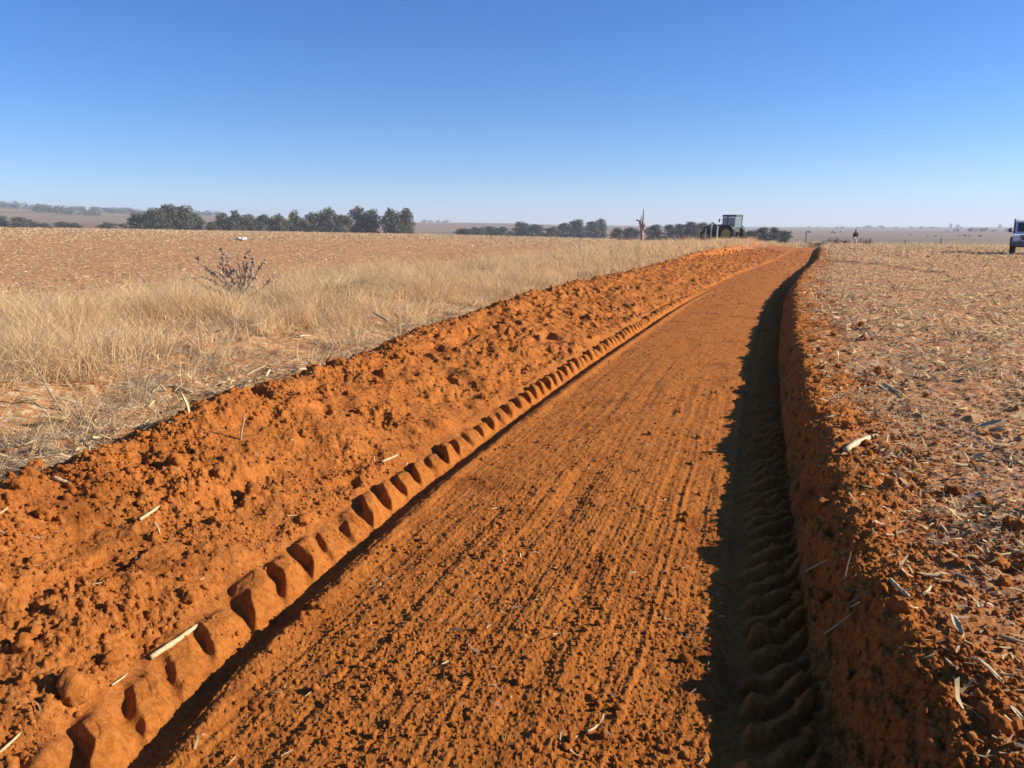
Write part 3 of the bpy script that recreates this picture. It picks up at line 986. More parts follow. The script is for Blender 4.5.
# ------------------------------------------------------------------ tractor
M_green = flat_mat('tractor_green', (.035, .065, .035), .5, var=.25, scale=3)
M_yel = flat_mat('rim_yellow', (.40, .33, .05), .6, var=.2)
M_rub = flat_mat('tyre_rubber', (.03, .027, .025), .9, var=.3)
M_dark = flat_mat('dark_steel', (.035, .035, .035), .6, var=.2)
M_steel = flat_mat('worn_steel', (.16, .14, .13), .6, .3, var=.3)
M_glass, nt, bg = new_mat('window_glass')
bg.inputs['Base Color'].default_value = (.25, .32, .36, 1); bg.inputs['Roughness'].default_value = .05; bg.inputs['Alpha'].default_value = .55
M_dglass, nt, bg = new_mat('dark_window_glass')
bg.inputs['Base Color'].default_value = (.02, .03, .04, 1); bg.inputs['Roughness'].default_value = .06


def wheel(parent, c, r, w, rimmat, lugs=18):
    M = Matrix.Translation(c) @ Matrix.Rotation(R(90), 4, 'X')
    wt = bpy.data.objects.new('wheel', None)
    b = MB(); rr = r * .93
    b.lathe([(r * .56, -w * .42), (rr * .86, -w * .5), (rr, -w * .36), (rr * 1.02, 0), (rr, w * .36), (rr * .86, w * .5), (r * .56, w * .42)], 32, M)
    for i in range(lugs):
        for sd in (-1, 1):
            a = 2 * math.pi * (i + (.5 if sd > 0 else 0)) / lugs
            L = Matrix.Rotation(a, 4, 'Z') @ Matrix.Translation((rr * .99, 0, sd * w * .22)) @ Matrix.Rotation(sd * .7, 4, 'X')
            q = bmesh.ops.create_cube(b.bm, size=1)
            for v in q['verts']: v.co = M @ L @ Vector((v.co.x * r * .10, v.co.y * r * .085, v.co.z * w * .52))
    tyre = b.build('wheel', M_rub, parent, True, 40)
    b = MB()
    b.lathe([(r * .56, -w * .43), (r * .58, -w * .40), (r * .50, -w * .30), (r * .30, -w * .12), (r * .16, -w * .12), (r * .14, -w * .3), (0.0001, -w * .3)], 28, M)
    b.lathe([(r * .56, w * .43), (r * .58, w * .40), (r * .50, w * .30), (r * .30, w * .12), (r * .16, w * .12), (r * .14, w * .3), (0.0001, w * .3)], 28, M)
    b.build('rim', rimmat, tyre, True, 40)
    return tyre


tp = at_depth(732.5, 86)
hd = np.array([-math.cos(YAW), -math.sin(YAW)]) * math.cos(R(48)) + np.array([-math.sin(YAW), math.cos(YAW)]) * math.sin(R(48))
tz = thing('tractor', 'green farm tractor with yellow rims parked behind the dry grass beside the track', 'tractor', (tp[0], tp[1], tp[2] + .02), math.atan2(hd[1], hd[0]), None, 1.03)
for sy in (-1, 1):
    wheel(tz, (0, sy * .98, .95), .98, .62, M_yel, 18)
    wheel(tz, (2.75, sy * .9, .70), .72, .46, M_yel, 15)
MB().box((1.3, 0, .95), (3.2, .5, .5), bev=.05).box((0, 0, .95), (.5, 1.5, .36), bev=.04).box((2.75, 0, .72), (.22, 1.5, .2), bev=.03).build('chassis', M_dark, tz)
hood = MB().prism([(.85, 1.15), (3.45, 1.12), (3.5, 1.55), (3.35, 1.78), (2.2, 1.95), (.85, 2.02)], -.42, .42).build('hood', M_green, tz)
MB().box((3.49, 0, 1.35), (.06, .62, .42), bev=.02).build('grille', M_dark, hood)
for sy in (-1, 1):
    MB().box((3.46, sy * .27, 1.64), (.1, .2, .1), bev=.03).build('headlight', M_ppost, hood)
    out = [(.98 * 1.06 * math.cos(a), .95 + 1.04 * math.sin(a)) for a in np.linspace(R(12), R(150), 12)]
    inn = [(.98 * 1.00 * math.cos(a), .95 + .985 * math.sin(a)) for a in np.linspace(R(150), R(12), 12)]
    MB().prism(out + inn, sy * .68, sy * 1.3).build('fender', M_green, tz)
    b = MB()
cabf = MB()
for (x0, z0, x1, z1) in [(-.62, 1.5, -.72, 2.8), (.2, 1.2, .12, 2.8), (.85, 1.35, .72, 2.8)]:
    for sy in (-.76, .76): cabf.tube([(x0, sy, z0), (x1, sy * .97, z1)], .05, 6)
cabf.box((.1, 0, 1.38), (1.5, 1.5, .45), bev=.05)
cab = cabf.build('cab', M_green, tz)
MB().box((.02, 0, 2.92), (1.75, 1.66, .22), bev=.08).build('roof', M_green, cab)
for sy in (-.745, .745):
    MB().box((.47, sy, 2.2), (.62, .02, 1.12)).build('window', M_glass, cab)
    MB().box((-.25, sy, 2.2), (.72, .02, 1.12)).build('window', M_glass, cab)
MB().box((.79, 0, 2.2), (.02, 1.36, 1.12)).build('windscreen', M_glass, cab)
MB().box((-.68, 0, 2.2), (.02, 1.36, 1.12)).build('rear_window', M_glass, cab)
MB().box((-.12, 0, 1.72), (.5, .5, .16), bev=.05).box((-.36, 0, 2.08), (.14, .5, .62), bev=.05).build('seat', M_dark, cab)
MB().tube([(1.05, -.56, 1.7), (1.05, -.56, 2.3), (1.05, -.56, 2.75), (1.0, -.56, 2.95)], [.09, .09, .05, .05], 10).build('exhaust', M_dark, tz, True)
for sy in (-1, 1):
    MB().tube([(.8, sy * .78, 2.5), (.95, sy * 1.1, 2.5)], .02, 6).box((.95, sy * 1.15, 2.42), (.06, .22, .36), bev=.02).build('mirror', M_dark, tz)
MB().tube([(-.5, 0, .9), (-1.5, 0, .75)], .08, 8).tube([(-.6, .4, .7), (-1.6, .5, .55)], .05, 6).tube([(-.6, -.4, .7), (-1.6, -.5, .55)], .05, 6).build('hitch', M_dark, tz)
# ------------------------------------------------------------------ off-road vehicle at the right
M_white = flat_mat('white_paint', (.62, .64, .66), .35, var=.06, scale=2)
M_dustd = flat_mat('dusty_bumper', (.10, .105, .11), .6, var=.2)
M_lamp, nt, bg = new_mat('lamp_glass')
bg.inputs['Base Color'].default_value = (.75, .78, .8, 1); bg.inputs['Roughness'].default_value = .1
vp = at_depth(1031.5, 50)
vt = thing('off_road_vehicle', 'white boxy four wheel drive parked on the stubble at the right edge', 'car', (vp[0], vp[1], vp[2] + .02), R(90 + 180) - R(15), None, 1.14)
# local: +x is forward
body = MB().prism([(-2.2, .55), (2.0, .55), (2.1, .7), (2.08, 1.08), (.95, 1.2), (-2.25, 1.16), (-2.25, .7)], -.84, .84).build('body', M_white, vt)
green = MB().prism([(-2.2, 1.16), (.9, 1.2), (.42, 1.86), (.2, 1.92), (-2.05, 1.92), (-2.15, 1.8)], -.76, .76)
cabn = green.build('cabin', M_white, vt)
M3 = Matrix.Translation((.69, 0, 1.53)) @ Matrix.Rotation(R(-36), 4, 'Y')
wsc = MB(); wsc.box((0, 0, 0), (.02, 1.3, .6))
for v in wsc.bm.verts: v.co = M3 @ v.co
wsc.build('windscreen', M_dglass, cabn)
for sy in (-1, 1):
    MB().prism([(-1.0, 1.27), (.62, 1.27), (.28, 1.78), (-1.0, 1.8)], sy * .765 - .004, sy * .765 + .004).build('window', M_dglass, cabn)
    MB().prism([(-2.02, 1.27), (-1.12, 1.27), (-1.12, 1.8), (-1.98, 1.78)], sy * .765 - .004, sy * .765 + .004).build('window', M_dglass, cabn)
    MB().tube([(.72, sy * .8, 1.25), (.72, sy * .98, 1.3)], .025, 6).box((.72, sy * 1.0, 1.36), (.1, .16, .24), bev=.03).build('mirror', M_dustd, vt)
    MB().tube([(.74, sy * .77, 1.22), (.36, sy * .77, 1.88)], .04, 6).build('pillar', M_dustd, cabn)
    MB().box((2.1, sy * .6, .92), (.06, .26, .18), bev=.02).build('headlight', M_lamp, vt)
    for xx in (1.35, -1.35):
        out = [(xx + .52 * math.cos(a), .42 + .54 * math.sin(a)) for a in np.linspace(R(5), R(175), 12)]
        inn = [(xx + .43 * math.cos(a), .42 + .45 * math.sin(a)) for a in np.linspace(R(175), R(5), 12)]
        MB().prism(out + inn, sy * .78, sy * .93).build('fender', M_dustd, vt)
        wheel(vt, (xx, sy * .76, .40), .40, .27, M_steel, 22)
    MB().tube([(-1.9, sy * .66, 1.97), (.1, sy * .66, 1.97)], .022, 6).build('roof_rail', M_dustd, cabn)
MB().box((2.09, 0, .92), (.05, .86, .22), bev=.01).build('grille', M_dustd, vt)
bump_ = MB().box((2.16, 0, .62), (.22, 1.72, .24), bev=.05).build('bumper', M_dustd, vt)
MB().tube([(2.24, -.5, .62), (2.3, -.5, 1.08), (2.3, .5, 1.08), (2.24, .5, .62)], .035, 8).build('bull_bar', M_dark, bump_)
MB().box((0, 0, .52), (3.6, 1.3, .2)).build('underbody', M_dark, vt)
MB().tube([(.55, -.8, 1.2), (.5, -.82, 2.0)], .04, 8).build('snorkel', M_dark, vt)

# ------------------------------------------------------------------ person
M_skin = flat_mat('skin', (.12, .065, .04), .6)
M_jkt = flat_mat('brown_jacket', (.055, .042, .035), .85)
M_trs = flat_mat('pale_trousers', (.72, .70, .66), .85)
M_hair = flat_mat('black_hair', (.012, .01, .009), .8)
M_boot = flat_mat('dark_boot', (.03, .022, .018), .7)


def skin(name, verts, edges, radii, mat, parent, root=0, sub=2):
    me = bpy.data.meshes.new(name); me.from_pydata(verts, edges, []); me.materials.append(mat)
    o = bpy.data.objects.new(name, me); COL.objects.link(o); o.parent = parent
    sk = o.modifiers.new('Skin', 'SKIN'); sk.use_smooth_shade = True
    for i, d in enumerate(me.skin_vertices[0].data):
        r = radii[i]; d.radius = (r, r) if not hasattr(r, '__len__') else r
        d.use_root = (i == root)
    ss = o.modifiers.new('Sub', 'SUBSURF'); ss.levels = sub; ss.render_levels = sub
    return o


pp = at_depth(856.5, 84)
pt = thing('person', 'person in dark jacket and white trousers standing at the far field edge', 'person', pp, R(200))
bv = [(0, 0, .95), (0, .01, 1.15), (0, .01, 1.38), (0, 0, 1.50), (0, -.01, 1.60), (0, -.015, 1.72),
      (.19, .01, 1.42), (.25, .03, 1.14), (.22, -.06, .90), (.22, -.09, .81), (-.19, .01, 1.42), (-.25, .03, 1.14), (-.22, -.06, .90), (-.22, -.09, .81),
      (.10, 0, .88), (.11, -.01, .48), (.11, .02, .08), (.11, -.12, .05), (-.10, 0, .88), (-.11, .01, .48), (-.12, .04, .08), (-.12, -.10, .05)]
be = [(0, 1), (1, 2), (2, 3), (3, 4), (4, 5), (2, 6), (6, 7), (7, 8), (8, 9), (2, 10), (10, 11), (11, 12), (12, 13), (0, 14), (14, 15), (15, 16), (16, 17), (0, 18), (18, 19), (19, 20), (20, 21)]
br = [(.15, .11), (.14, .10), (.16, .11), .06, (.085, .10), (.07, .08), .06, .045, .035, .035, .06, .045, .035, .035, .085, .06, .045, .04, .085, .06, .045, .04]
skin('person_body', bv, be, br, M_skin, pt)
jr = [(.18, .14), (.17, .13), (.185, .135), .075, .075, .055, .043, .075, .055, .043]
skin('jacket', [bv[i] for i in (0, 1, 2, 6, 7, 8, 10, 11, 12)], [(0, 1), (1, 2), (2, 3), (3, 4), (4, 5), (2, 6), (6, 7), (7, 8)], [(.185, .145), (.17, .13), (.185, .135), .078, .065, .052, .078, .065, .052], M_jkt, pt)
skin('trousers', [bv[i] for i in (0, 14, 15, 16, 18, 19, 20)], [(0, 1), (1, 2), (2, 3), (0, 4), (4, 5), (5, 6)], [(.165, .125), .105, .085, .07, .105, .085, .07], M_trs, pt)
for sx in (.11, -.12): MB().box((sx, -.04, .05), (.11, .28, .11), bev=.035).build('boot', M_boot, pt, True)
MB().ball((0, .012, 1.70), .112, 2, (.9, 1.0, .85)).build('hair', M_hair, pt, True)
MB().ball((0, -.115, 1.655), .018, 1, (.8, 1.3, 1.4)).ball((.035, -.1, 1.68), .012, 1).ball((-.035, -.1, 1.68), .012, 1).ball((0, -.10, 1.61), .02, 1, (1.6, .5, .5)).build('face_features', M_skin, pt, True)

# ------------------------------------------------------------------ dry weed with a white seed head
M_weed = flat_mat('dry_weed', (.38, .27, .19), .9, var=.35, scale=30)
M_flower = flat_mat('white_bloom', (.80, .77, .66), .8, var=.12, scale=30)
M_soilmound = M_bank
wp = hit(241, 301)
dep = float(np.dot(wp[:2], [-math.sin(YAW), math.cos(YAW)]))
ppm = F / dep
wt_ = thing('dry_weed', 'tall brown dried weed with spiky seed stems and one white bloom', 'weed', wp, YAW)
def P_(px, py, dy=0.): return Vector(((px - 241) / ppm, dy, (301 - py) / ppm))
for pts, fat in [([(241, 301), (225, 283), (211, 270), (199, 259)], 1), ([(241, 301), (236, 275), (231, 258), (226, 250)], 1), ([(241, 301), (246, 278), (247, 266), (249, 256)], 1),
                 ([(242, 300), (254, 280), (262, 268), (268, 261)], 1), ([(240, 301), (222, 293), (208, 287), (194, 274)], 1), ([(242, 300), (252, 282), (257, 264), (257, 259)], 1),
                 ([(241, 300), (235, 284), (223, 266), (224, 257)], .6), ([(242, 300), (249, 270), (251, 256), (255, 251)], .4), ([(240, 302), (230, 290), (215, 281), (204, 277)], .8), ([(242, 301), (262, 290), (272, 282), (280, 272)], .6)]:
    dy = random.uniform(-.12, .12)
    pl = [P_(px, py, dy * i / 3) for i, (px, py) in enumerate(pts)]
    b = MB(); b.tube(pl, [.010, .008, .006, .004], 6)
    stem = b.build('stem', M_weed, wt_, True, 80)
    b = MB()
    for j in range(max(28, int(46 * fat))):
        t_ = random.uniform(.3, 1) * 3; i0 = min(int(t_), 2)
        c = pl[i0].lerp(pl[i0 + 1], t_ - i0)
        b.ball(c + Vector((random.gauss(0, .016), random.gauss(0, .016), random.gauss(0, .016))), random.uniform(.008, .019), 1, (1, 1, 1.3), .35)
    b.build('seed_spike', M_weed, stem)
for j in range(26):      # thin side twigs with a few seeds
    x0 = random.uniform(212, 266); t_ = random.random()
    bx, by = 241 + (x0 - 241) * t_ * .8, 301 - 34 * t_
    ex, ey = bx + random.uniform(-13, 13), by - random.uniform(3, 13)
    dy = random.uniform(-.15, .15)
    b = MB(); b.tube([P_(241 + (bx - 241) * .3, 300, dy * .3), P_(bx, by, dy), P_((bx + ex) / 2 + 1, (by + ey) / 2, dy), P_(ex, ey, dy)], [.006, .005, .004, .003], 5)
    st = b.build('twig', M_weed, wt_, True, 80)
    b = MB()
    for q_ in range(7):
        b.ball(P_(bx, by, dy).lerp(P_(ex, ey, dy), q_ / 6) + Vector((random.gauss(0, .006), random.gauss(0, .006), random.gauss(0, .006))), random.uniform(.009, .017), 1, (1, 1, 1.3), .35)
    b.build('seed_spike', M_weed, st)
b = MB(); b.tube([P_(243, 290), P_(242, 270), P_(240.5, 255), P_(241, 241)], [.008, .006, .005, .004], 6); stem = b.build('stem', M_weed, wt_, True, 80)
b = MB()
for j in range(26):
    a = random.uniform(0, 6.28); rr = random.random() ** .5
    b.ball(P_(245.5, 240.6) + Vector((math.cos(a) * rr * .085, math.sin(a) * rr * .05, random.uniform(-.015, .02))), random.uniform(.016, .028), 1, (1.3, 1, .6), .3)
b.build('white_bloom', M_flower, stem, True)

# lump of earth, coloured dark for the shaded hollow under arching grass
hp = hit(337, 303)
lt = thing('grass_tussock', 'lump of earth coloured dark like a shaded hollow under arching dry grass on the verge', 'tussock', hp, YAW)
b = MB(); b.ball((.05, .14, .06), .30, 3, (1.15, .7, .72), .06); b.build('soil_lump', flat_mat('hollow_shade_soil', (.17, .105, .06), 1., var=.4, scale=14, bump=.6), lt, True, 80)
n = 1100
th = RNG.uniform(0, 6.28, n); q = RNG.uniform(.1, .34, n)
Pb = np.stack([.05 + q * np.cos(th) * 1.1, .12 + q * np.sin(th) * .7, RNG.uniform(.02, .3, n)], 1)
D = np.stack([np.cos(th) * .9 + .3, np.sin(th) * .6, RNG.uniform(.5, 1.4, n)], 1)
keep = ~((Pb[:, 1] < .06) & (Pb[:, 0] < .18) & (RNG.random(n) < .6)); Pb, D = Pb[keep], D[keep]; n = len(Pb)
col = np.array([[.86, .66, .36]]) * RNG.uniform(.5, 1.1, (n, 1))
V, Fc, C = strips('blade', Pb, D, RNG.uniform(.2, .45, n), RNG.uniform(.005, .009, n), col, RNG.normal(0, .1, n), M_grass, seg=3, droop=np.array([[.2, 0, -.5]]))
mesh_np('blades', V, Fc, np.full(len(Fc), 4), M_grass, False, {'tint': C}, lt)

# ------------------------------------------------------------------ stalk pieces, husks and clods lying about
def stalk_mesh(L, rad, mat, seed):
    rg = random.Random(seed); b = MB()
    n = 9; pts = []; rr = []
    bx, by = rg.uniform(-.08, .08), rg.uniform(-.05, .05)
    for i in range(n):
        t = i / (n - 1)
        pts.append(((t - .5) * L, math.sin(t * 3.1) * bx * L, math.sin(t * 2.6 + 1) * by * L))
        rr.append(rad * (1 + (.25 if i in (3, 6) else 0)) * (1 - .25 * t))
    b.tube(pts, rr, 8)
    for k in range(3):   # frayed end
        e = Vector(pts[-1]); d = Vector((rg.uniform(.08, .2), rg.uniform(-.06, .06), rg.uniform(-.03, .05))) * L
        b.tube([e, e + d * .6, e + d], [rad * .4, rad * .25, rad * .08], 5)
    bmesh.ops.recalc_face_normals(b.bm, faces=b.bm.faces)
    me = bpy.data.meshes.new('maize_stalk'); b.bm.to_mesh(me); b.bm.free(); me.materials.append(mat)
    for p in me.polygons: p.use_smooth = True
    return me


def husk_mesh(L, W, mat, seed):
    rg = np.random.default_rng(seed)
    n, m = 11, 5
    t = np.linspace(0, 1, n)[:, None]; q = np.linspace(-1, 1, m)[None, :]
    w = W * np.sin(np.pi * (.06 + .9 * t)) ** .7
    X = (t - .5) * L + q * 0; Y = q * w * .5 + .10 * L * np.sin(t * 3 + rg.uniform(0, 3)); Z = (q ** 2) * w * rg.uniform(.2, .5) + .14 * L * np.sin(t * rg.uniform(2, 4) + rg.uniform(0, 3)) * (1 - .2 * q)
    Z = Z + rg.normal(0, .004 * L, Z.shape); Z = Z - Z.min()
    top = np.stack([X, Y, Z + .0015], -1).reshape(-1, 3); bot = np.stack([X, Y, Z], -1).reshape(-1, 3)
    V = np.concatenate([top, bot]); N = n * m
    fs = []
    for i in range(n - 1):
        for j in range(m - 1):
            a = i * m + j; fs.append((a, a + m, a + m + 1, a + 1)); fs.append((N + a, N + a + 1, N + a + m + 1, N + a + m))
    for i in range(n - 1):
        a = i * m; fs.append((a, N + a, N + a + m, a + m)); a = i * m + m - 1; fs.append((a, a + m, N + a + m, N + a))
    me = bpy.data.meshes.new('maize_husk'); me.from_pydata(V.tolist(), [], fs); me.materials.append(mat)
    for p in me.polygons: p.use_smooth = True
    return me


STK = [stalk_mesh(1, .06 + .015 * i, M_straw if i % 2 else M_husk, i) for i in range(5)]
HSK = [husk_mesh(1, .18 + .08 * i, M_husk if i % 2 else M_straw, 40 + i) for i in range(5)]
SDK = [stalk_mesh(1, .035, M_dkstalk, 77)]


def lay(me, name, p, q, label, cat, group=None, lift=.0, thick=1.):
    thick = thick * .75
    p = Vector(p); q = Vector(q)
    d = q - p; L = d.length
    o = bpy.data.objects.new(name, me); COL.objects.link(o)
    o.location = (p + q) / 2 + Vector((0, 0, lift))
    o.rotation_mode = 'XYZ'
    o.rotation_euler = d.to_track_quat('X', 'Z').to_euler()
    o.scale = (L, L * thick, L * thick)
    return tag(o, label, cat, group)


def lay_px(me, name, a, b, label, cat, group=None, lift=.008, thick=1., up=0.):
    p, q = hit(*a), hit(*b)
    q = np.array([q[0], q[1], q[2] + up])
    return lay(me, name, p, q, label, cat, group, lift, thick)


# a stalk that stands up: give its top by the height over the foot
def stand_px(me, name, foot, top, label, cat, thick=1.):
    p = hit(*foot)
    dep = float(np.dot(p[:2], [-math.sin(YAW), math.cos(YAW)]))
    k = dep / F
    q = p + np.array([math.cos(YAW), math.sin(YAW), 0]) * (top[0] - foot[0]) * k + np.array([0, 0, (foot[1] - top[1]) * k * 1.03])
    return lay(me, name, p, q, label, cat, None, 0, thick)


S_, Hk = 'maize_stalk', 'maize_husk'
lay_px(STK[1], S_, (151, 661), (196, 629), 'long pale split maize stalk lying just above the left tyre print', 'maize stalk', thick=.8)
lay_px(STK[0], S_, (846, 453), (876, 437), 'thick pale maize stalk casting a shadow near the right field edge', 'maize stalk', thick=.75)
lay_px(STK[3], S_, (54, 479), (70, 485), 'short yellow stalk lying on the bank crest among clods', 'maize stalk', thick=1.5)
stand_px(STK[1], S_, (241, 440), (246, 418), 'yellow stalk sticking up out of the bank face', 'maize stalk', .8)
lay_px(STK[1], S_, (382, 464), (397, 458), 'short bright stalk on the bank foot above the tyre print', 'maize stalk', thick=.9)
lay_px(STK[3], S_, (0, 756), (20, 737), 'pale stalk in the bottom left corner of the bank soil', 'maize stalk', thick=.8)
lay_px(STK[1], S_, (112, 688), (126, 678), 'small bleached stalk beside the left tyre print', 'maize stalk')
lay_px(STK[1], S_, (587, 735), (597, 728), 'small yellow stalk lying alone on the smooth track floor', 'maize stalk', thick=1.5)
lay_px(STK[3], S_, (140, 522), (158, 510), 'thin straw piece in the middle of the bank face', 'maize stalk', thick=.8)
lay_px(STK[0], S_, (154, 525), (160, 536), 'small pale chip of stalk on the bank face', 'maize stalk', thick=1.3)
lay_px(SDK[0], S_, (0, 535), (40, 541), 'dark thin root like stalk at the left edge of the bank', 'maize stalk')
stand_px(SDK[0], S_, (63, 411), (43, 369), 'dark curved stalk rising from the grey thatch', 'maize stalk', .9)
lay_px(SDK[0], S_, (72, 414), (91, 427), 'short two toned stalk lying right of the pale husk', 'maize stalk', thick=1.6)
lay_px(STK[0], S_, (15, 391), (40, 396), 'yellow stalk on the bare red patch of the verge', 'maize stalk')
lay_px(HSK[2], Hk, (43, 429), (68, 419), 'large white boat shaped maize husk lying on grey thatch', 'maize husk', thick=1.3)
stand_px(HSK[1], Hk, (185, 415), (181, 391), 'pale upright husk in the thatch near the bank crest', 'maize husk', 1.)
stand_px(HSK[3], Hk, (980, 432), (1000, 420), 'curled white husk propped up in the right field', 'maize husk', 1.)
lay_px(STK[3], S_, (884, 386), (903, 396), 'bleached stalk strip in the middle of the right field', 'maize stalk', thick=.5)
lay_px(HSK[0], Hk, (962, 668), (1004, 684), 'torn pale leaf at the lower right field edge', 'maize husk', thick=1.5)
lay_px(HSK[3], Hk, (1008, 712), (1024, 722), 'broad pale leaf at the lower right border of the field', 'maize husk', thick=1.2)
lay_px(STK[3], S_, (890, 582), (908, 598), 'bent pale stalk on the crumbly lip of the right field', 'maize stalk', thick=.8)
lay_px(STK[1], S_, (970, 712), (984, 724), 'thin pale stalk sloping down the lower right crumbs', 'maize stalk', thick=.6)
lay_px(STK[1], S_, (805, 575), (842, 556), 'thin straw lying in the shade on the trench wall', 'maize stalk', thick=.35)
lay_px(STK[3], S_, (825, 637), (850, 620), 'lower thin straw in the shade on the trench wall', 'maize stalk', thick=.35)
stand_px(STK[0], S_, (845, 580), (848, 552), 'short straw standing up at the shadowed field lip', 'maize stalk', .5)

# many small pieces on the fields: the largest ones as objects
def scatter(n, accept, a0, a1, r0, r1, label_s, label_h, group, size):
    k = 0
    while k < n:
        r = r0 * (r1 / r0) ** random.random(); a = R(random.uniform(a0, a1))
        x, y = r * math.sin(a), r * math.cos(a)
        if not accept(np.array([x]), np.array([y]))[0]: continue
        L = random.uniform(*size) * (1 + r * .02)
        th = random.uniform(0, 6.28)
        x2, y2 = x + L * math.cos(th), y + L * math.sin(th)
        z = H(np.array([x, x2]), np.array([y, y2]), .01)
        stalk = random.random() < .5
        z1, z2 = float(z[0]), float(z[1])
        if random.random() < .12: z2 = z1 + L * random.uniform(.3, 1.2)
        zz = max(z1, z2)
        z1, z2 = max(z1, zz - L * .35) if z2 > z1 else z1, z2
        lay(random.choice(STK if stalk else HSK), S_ if stalk else Hk, (x, y, z1), (x2, y2, z2), label_s if stalk else label_h, 'maize stalk' if stalk else 'maize husk',
            group + (' stalks' if stalk else ' husks'), .012, random.uniform(.6, 1.1))
        k += 1


scatter(230, acc_right, -4, 21, 2.6, 22, 'short pale broken maize stalk scattered on the red stubble field right of the track',
        'small pale curled maize leaf scattered on the red stubble field right of the track', 'right field', (.03, .10))
scatter(60, lambda x, y: (lambda L: (L[1] < L[4] - .45) & (L[1] > L[6]))(lanes(x, y)), -60, -10, 4, 14, 'thin dead stalk lying in the dry grass of the verge',
        'small dead leaf lying in the dry grass of the verge', 'verge', (.08, .2))

# larger clods
def clod_mesh(seed):
    rg = np.random.default_rng(seed)
    bm = bmesh.new(); bmesh.ops.create_icosphere(bm, subdivisions=3, radius=1)
    V = np.array([v.co[:] for v in bm.verts])
    d = 1 + .42 * pn(V[:, 0] * 1.3 + seed, V[:, 1] * 1.3 + V[:, 2] * 1.7, seed) + .26 * pn(V[:, 0] * 3 + V[:, 2] * 2.3, V[:, 1] * 3.1 - V[:, 2], seed + 3) + .14 * pn(V[:, 0] * 7 + V[:, 2] * 6, V[:, 1] * 7 - V[:, 2] * 5, seed + 5)
    V = V * d[:, None] * rg.uniform(.7, 1.15, 3)
    for v, c in zip(bm.verts, V): v.co = c
    me = bpy.data.meshes.new('soil_clod'); bm.to_mesh(me); bm.free(); me.materials.append(M_clod)
    for p in me.polygons: p.use_smooth = True
    return me


CLD = [clod_mesh(i) for i in range(8)]


def clod(p, r, label, group=None):
    o = bpy.data.objects.new('soil_clod', random.choice(CLD)); COL.objects.link(o)
    o.location = (float(p[0]), float(p[1]), float(p[2]) + r * .35); o.rotation_euler = [random.uniform(0, 6.28) for _ in range(3)]
    o.scale = (r,) * 3
    return tag(o, label, 'soil clod', group)


for (px, py, wpx, lab) in [(75, 684, 32, 'largest squat soil clod above the left tyre print'), (112, 656, 17, 'round clod casting a dark shadow just left of the long pale stalk'),
                           (152, 614, 13, 'smooth round clod in the lower bank face'), (36, 466, 18, 'rounded clod on the bank crest at the left edge'), (18, 482, 14, 'small clod on the crest left of the yellow stalk'),
                           (127, 455, 10, 'small clod on the crest above the smooth scrape'), (190, 596, 14, 'squarish clod among crumbs on the bank'), (960, 718, 16, 'lumpy clod at the lower right field lip'), (905, 690, 10, 'small clod below the right field lip'),
                           (505, 320, 8, 'dark clod on the far bank crest beside the grass'), (470, 330, 6, 'smaller dark clod on the bank crest before the grass'), (320, 606, 9, 'small clod beside the left tyre print shadow')]:
    p = hit(px, py + wpx * .3); dp = np.linalg.norm(p - np.array([0, 0, CAMZ]))
    clod(p, wpx / F * dp * .42, lab)
for i in range(110):
    while True:
        r = 2.2 * (16 / 2.2) ** random.random(); a = R(random.uniform(-58, 22))
        x, y = np.array([r * math.sin(a)]), np.array([r * math.cos(a)])
        L_ = lanes(x, y); u_ = L_[1][0]
        onb = L_[4][0] - .3 < u_ < L_[3][0] - .1; onl = L_[5][0] + .08 < u_ < L_[5][0] + 1.1
        if onb or onl: break
    z = H(x, y, .006)
    clod((x[0], y[0], z[0]), random.uniform(.016, .034) * (1 + r * .04), 'small red soil clod loose on the earth bank face' if onb else 'small red soil clod loose on the crumbly right field lip', 'clods on the bank' if onb else 'clods on the right lip')

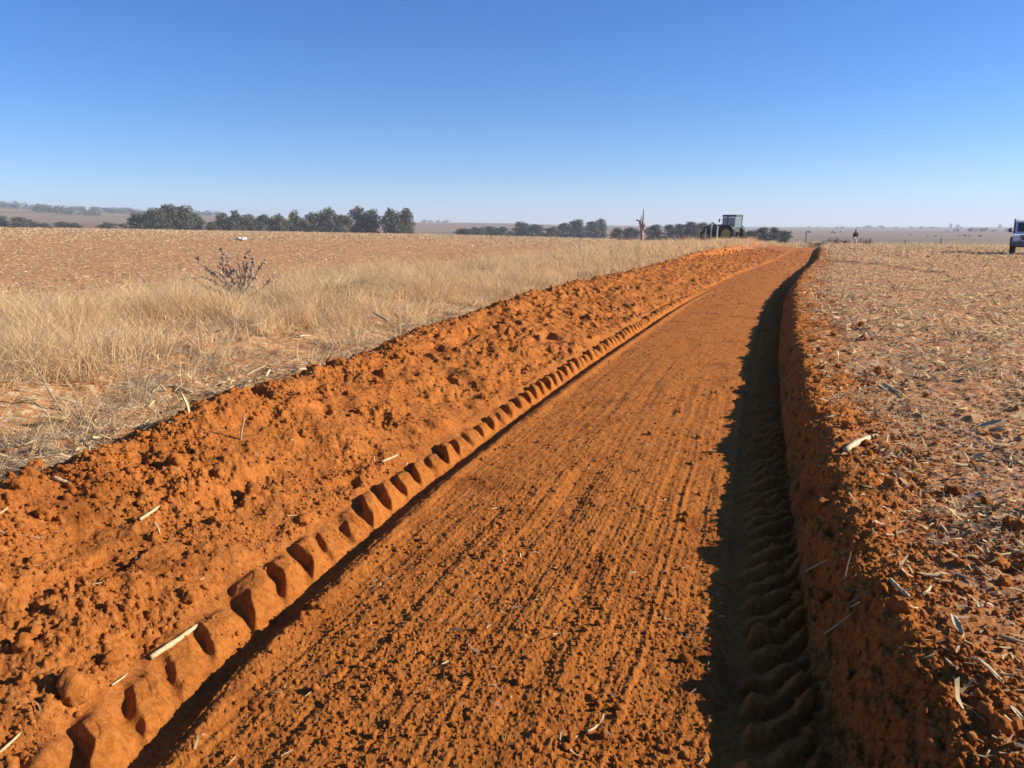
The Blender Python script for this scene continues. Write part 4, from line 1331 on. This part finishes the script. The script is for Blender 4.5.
# ------------------------------------------------------------------ haze
hz = MB().box((0, 0, 0), (8400, 8400, 1)).build('haze', None or M_dark)
zs = [float(v) for v in (-30, 85)]
for v in hz.data.vertices: v.co.z = zs[0] if v.co.z < 0 else zs[1]
hz.data.materials.clear()
mh = bpy.data.materials.new('haze'); mh.use_nodes = True; nt = mh.node_tree; nt.nodes.clear()
out = nt.nodes.new('ShaderNodeOutputMaterial'); pv = nt.nodes.new('ShaderNodeVolumePrincipled')
pv.inputs['Color'].default_value = (.66, .74, .88, 1); pv.inputs['Density'].default_value = .0003; pv.inputs['Anisotropy'].default_value = .1
nt.links.new(pv.outputs[0], out.inputs['Volume'])
hz.data.materials.append(mh)
tag(hz, kind='stuff')

# ------------------------------------------------------------------ light
SUN_EL, SUN_BEAR = R(23.5), R(70)         # bearing clockwise from +y
sd = bpy.data.lights.new('sun', 'SUN'); so = bpy.data.objects.new('sun', sd); COL.objects.link(so)
sd.energy = 5.0; sd.angle = R(.5); sd.color = (1., .93, .82)
dirv = Vector((math.sin(SUN_BEAR) * math.cos(SUN_EL), math.cos(SUN_BEAR) * math.cos(SUN_EL), math.sin(SUN_EL)))
so.rotation_euler = dirv.to_track_quat('Z', 'Y').to_euler()
w = bpy.data.worlds.new('World'); sc.world = w; w.use_nodes = True
nt = w.node_tree; nt.nodes.clear()
ow = nt.nodes.new('ShaderNodeOutputWorld'); bgn = nt.nodes.new('ShaderNodeBackground'); sk = nt.nodes.new('ShaderNodeTexSky')
sk.sky_type = 'NISHITA'; sk.sun_disc = False; sk.sun_elevation = SUN_EL; sk.sun_rotation = SUN_BEAR
sk.altitude = 1500; sk.air_density = 1.0; sk.dust_density = 0.0; sk.ozone_density = 6
bgn.inputs['Strength'].default_value = .088
hs = nt.nodes.new('ShaderNodeHueSaturation'); hs.inputs['Saturation'].default_value = 1.15
nt.links.new(mix_node(nt, 1.0, sk.outputs[0], (.93, .91, 1.0), 'MULTIPLY'), hs.inputs['Color']); nt.links.new(hs.outputs[0], bgn.inputs[0]); nt.links.new(bgn.outputs[0], ow.inputs[0])

vs = sc.view_settings
vs.view_transform = 'Standard'; vs.look = 'None'; vs.gamma = 1; vs.exposure = .85; vs.use_curve_mapping = False
cy = sc.cycles
cy.use_denoising = True
cy.max_bounces = 5; cy.diffuse_bounces = 3; cy.glossy_bounces = 2; cy.transmission_bounces = 3; cy.volume_bounces = 1; cy.transparent_max_bounces = 6
cy.sample_clamp_indirect = 4
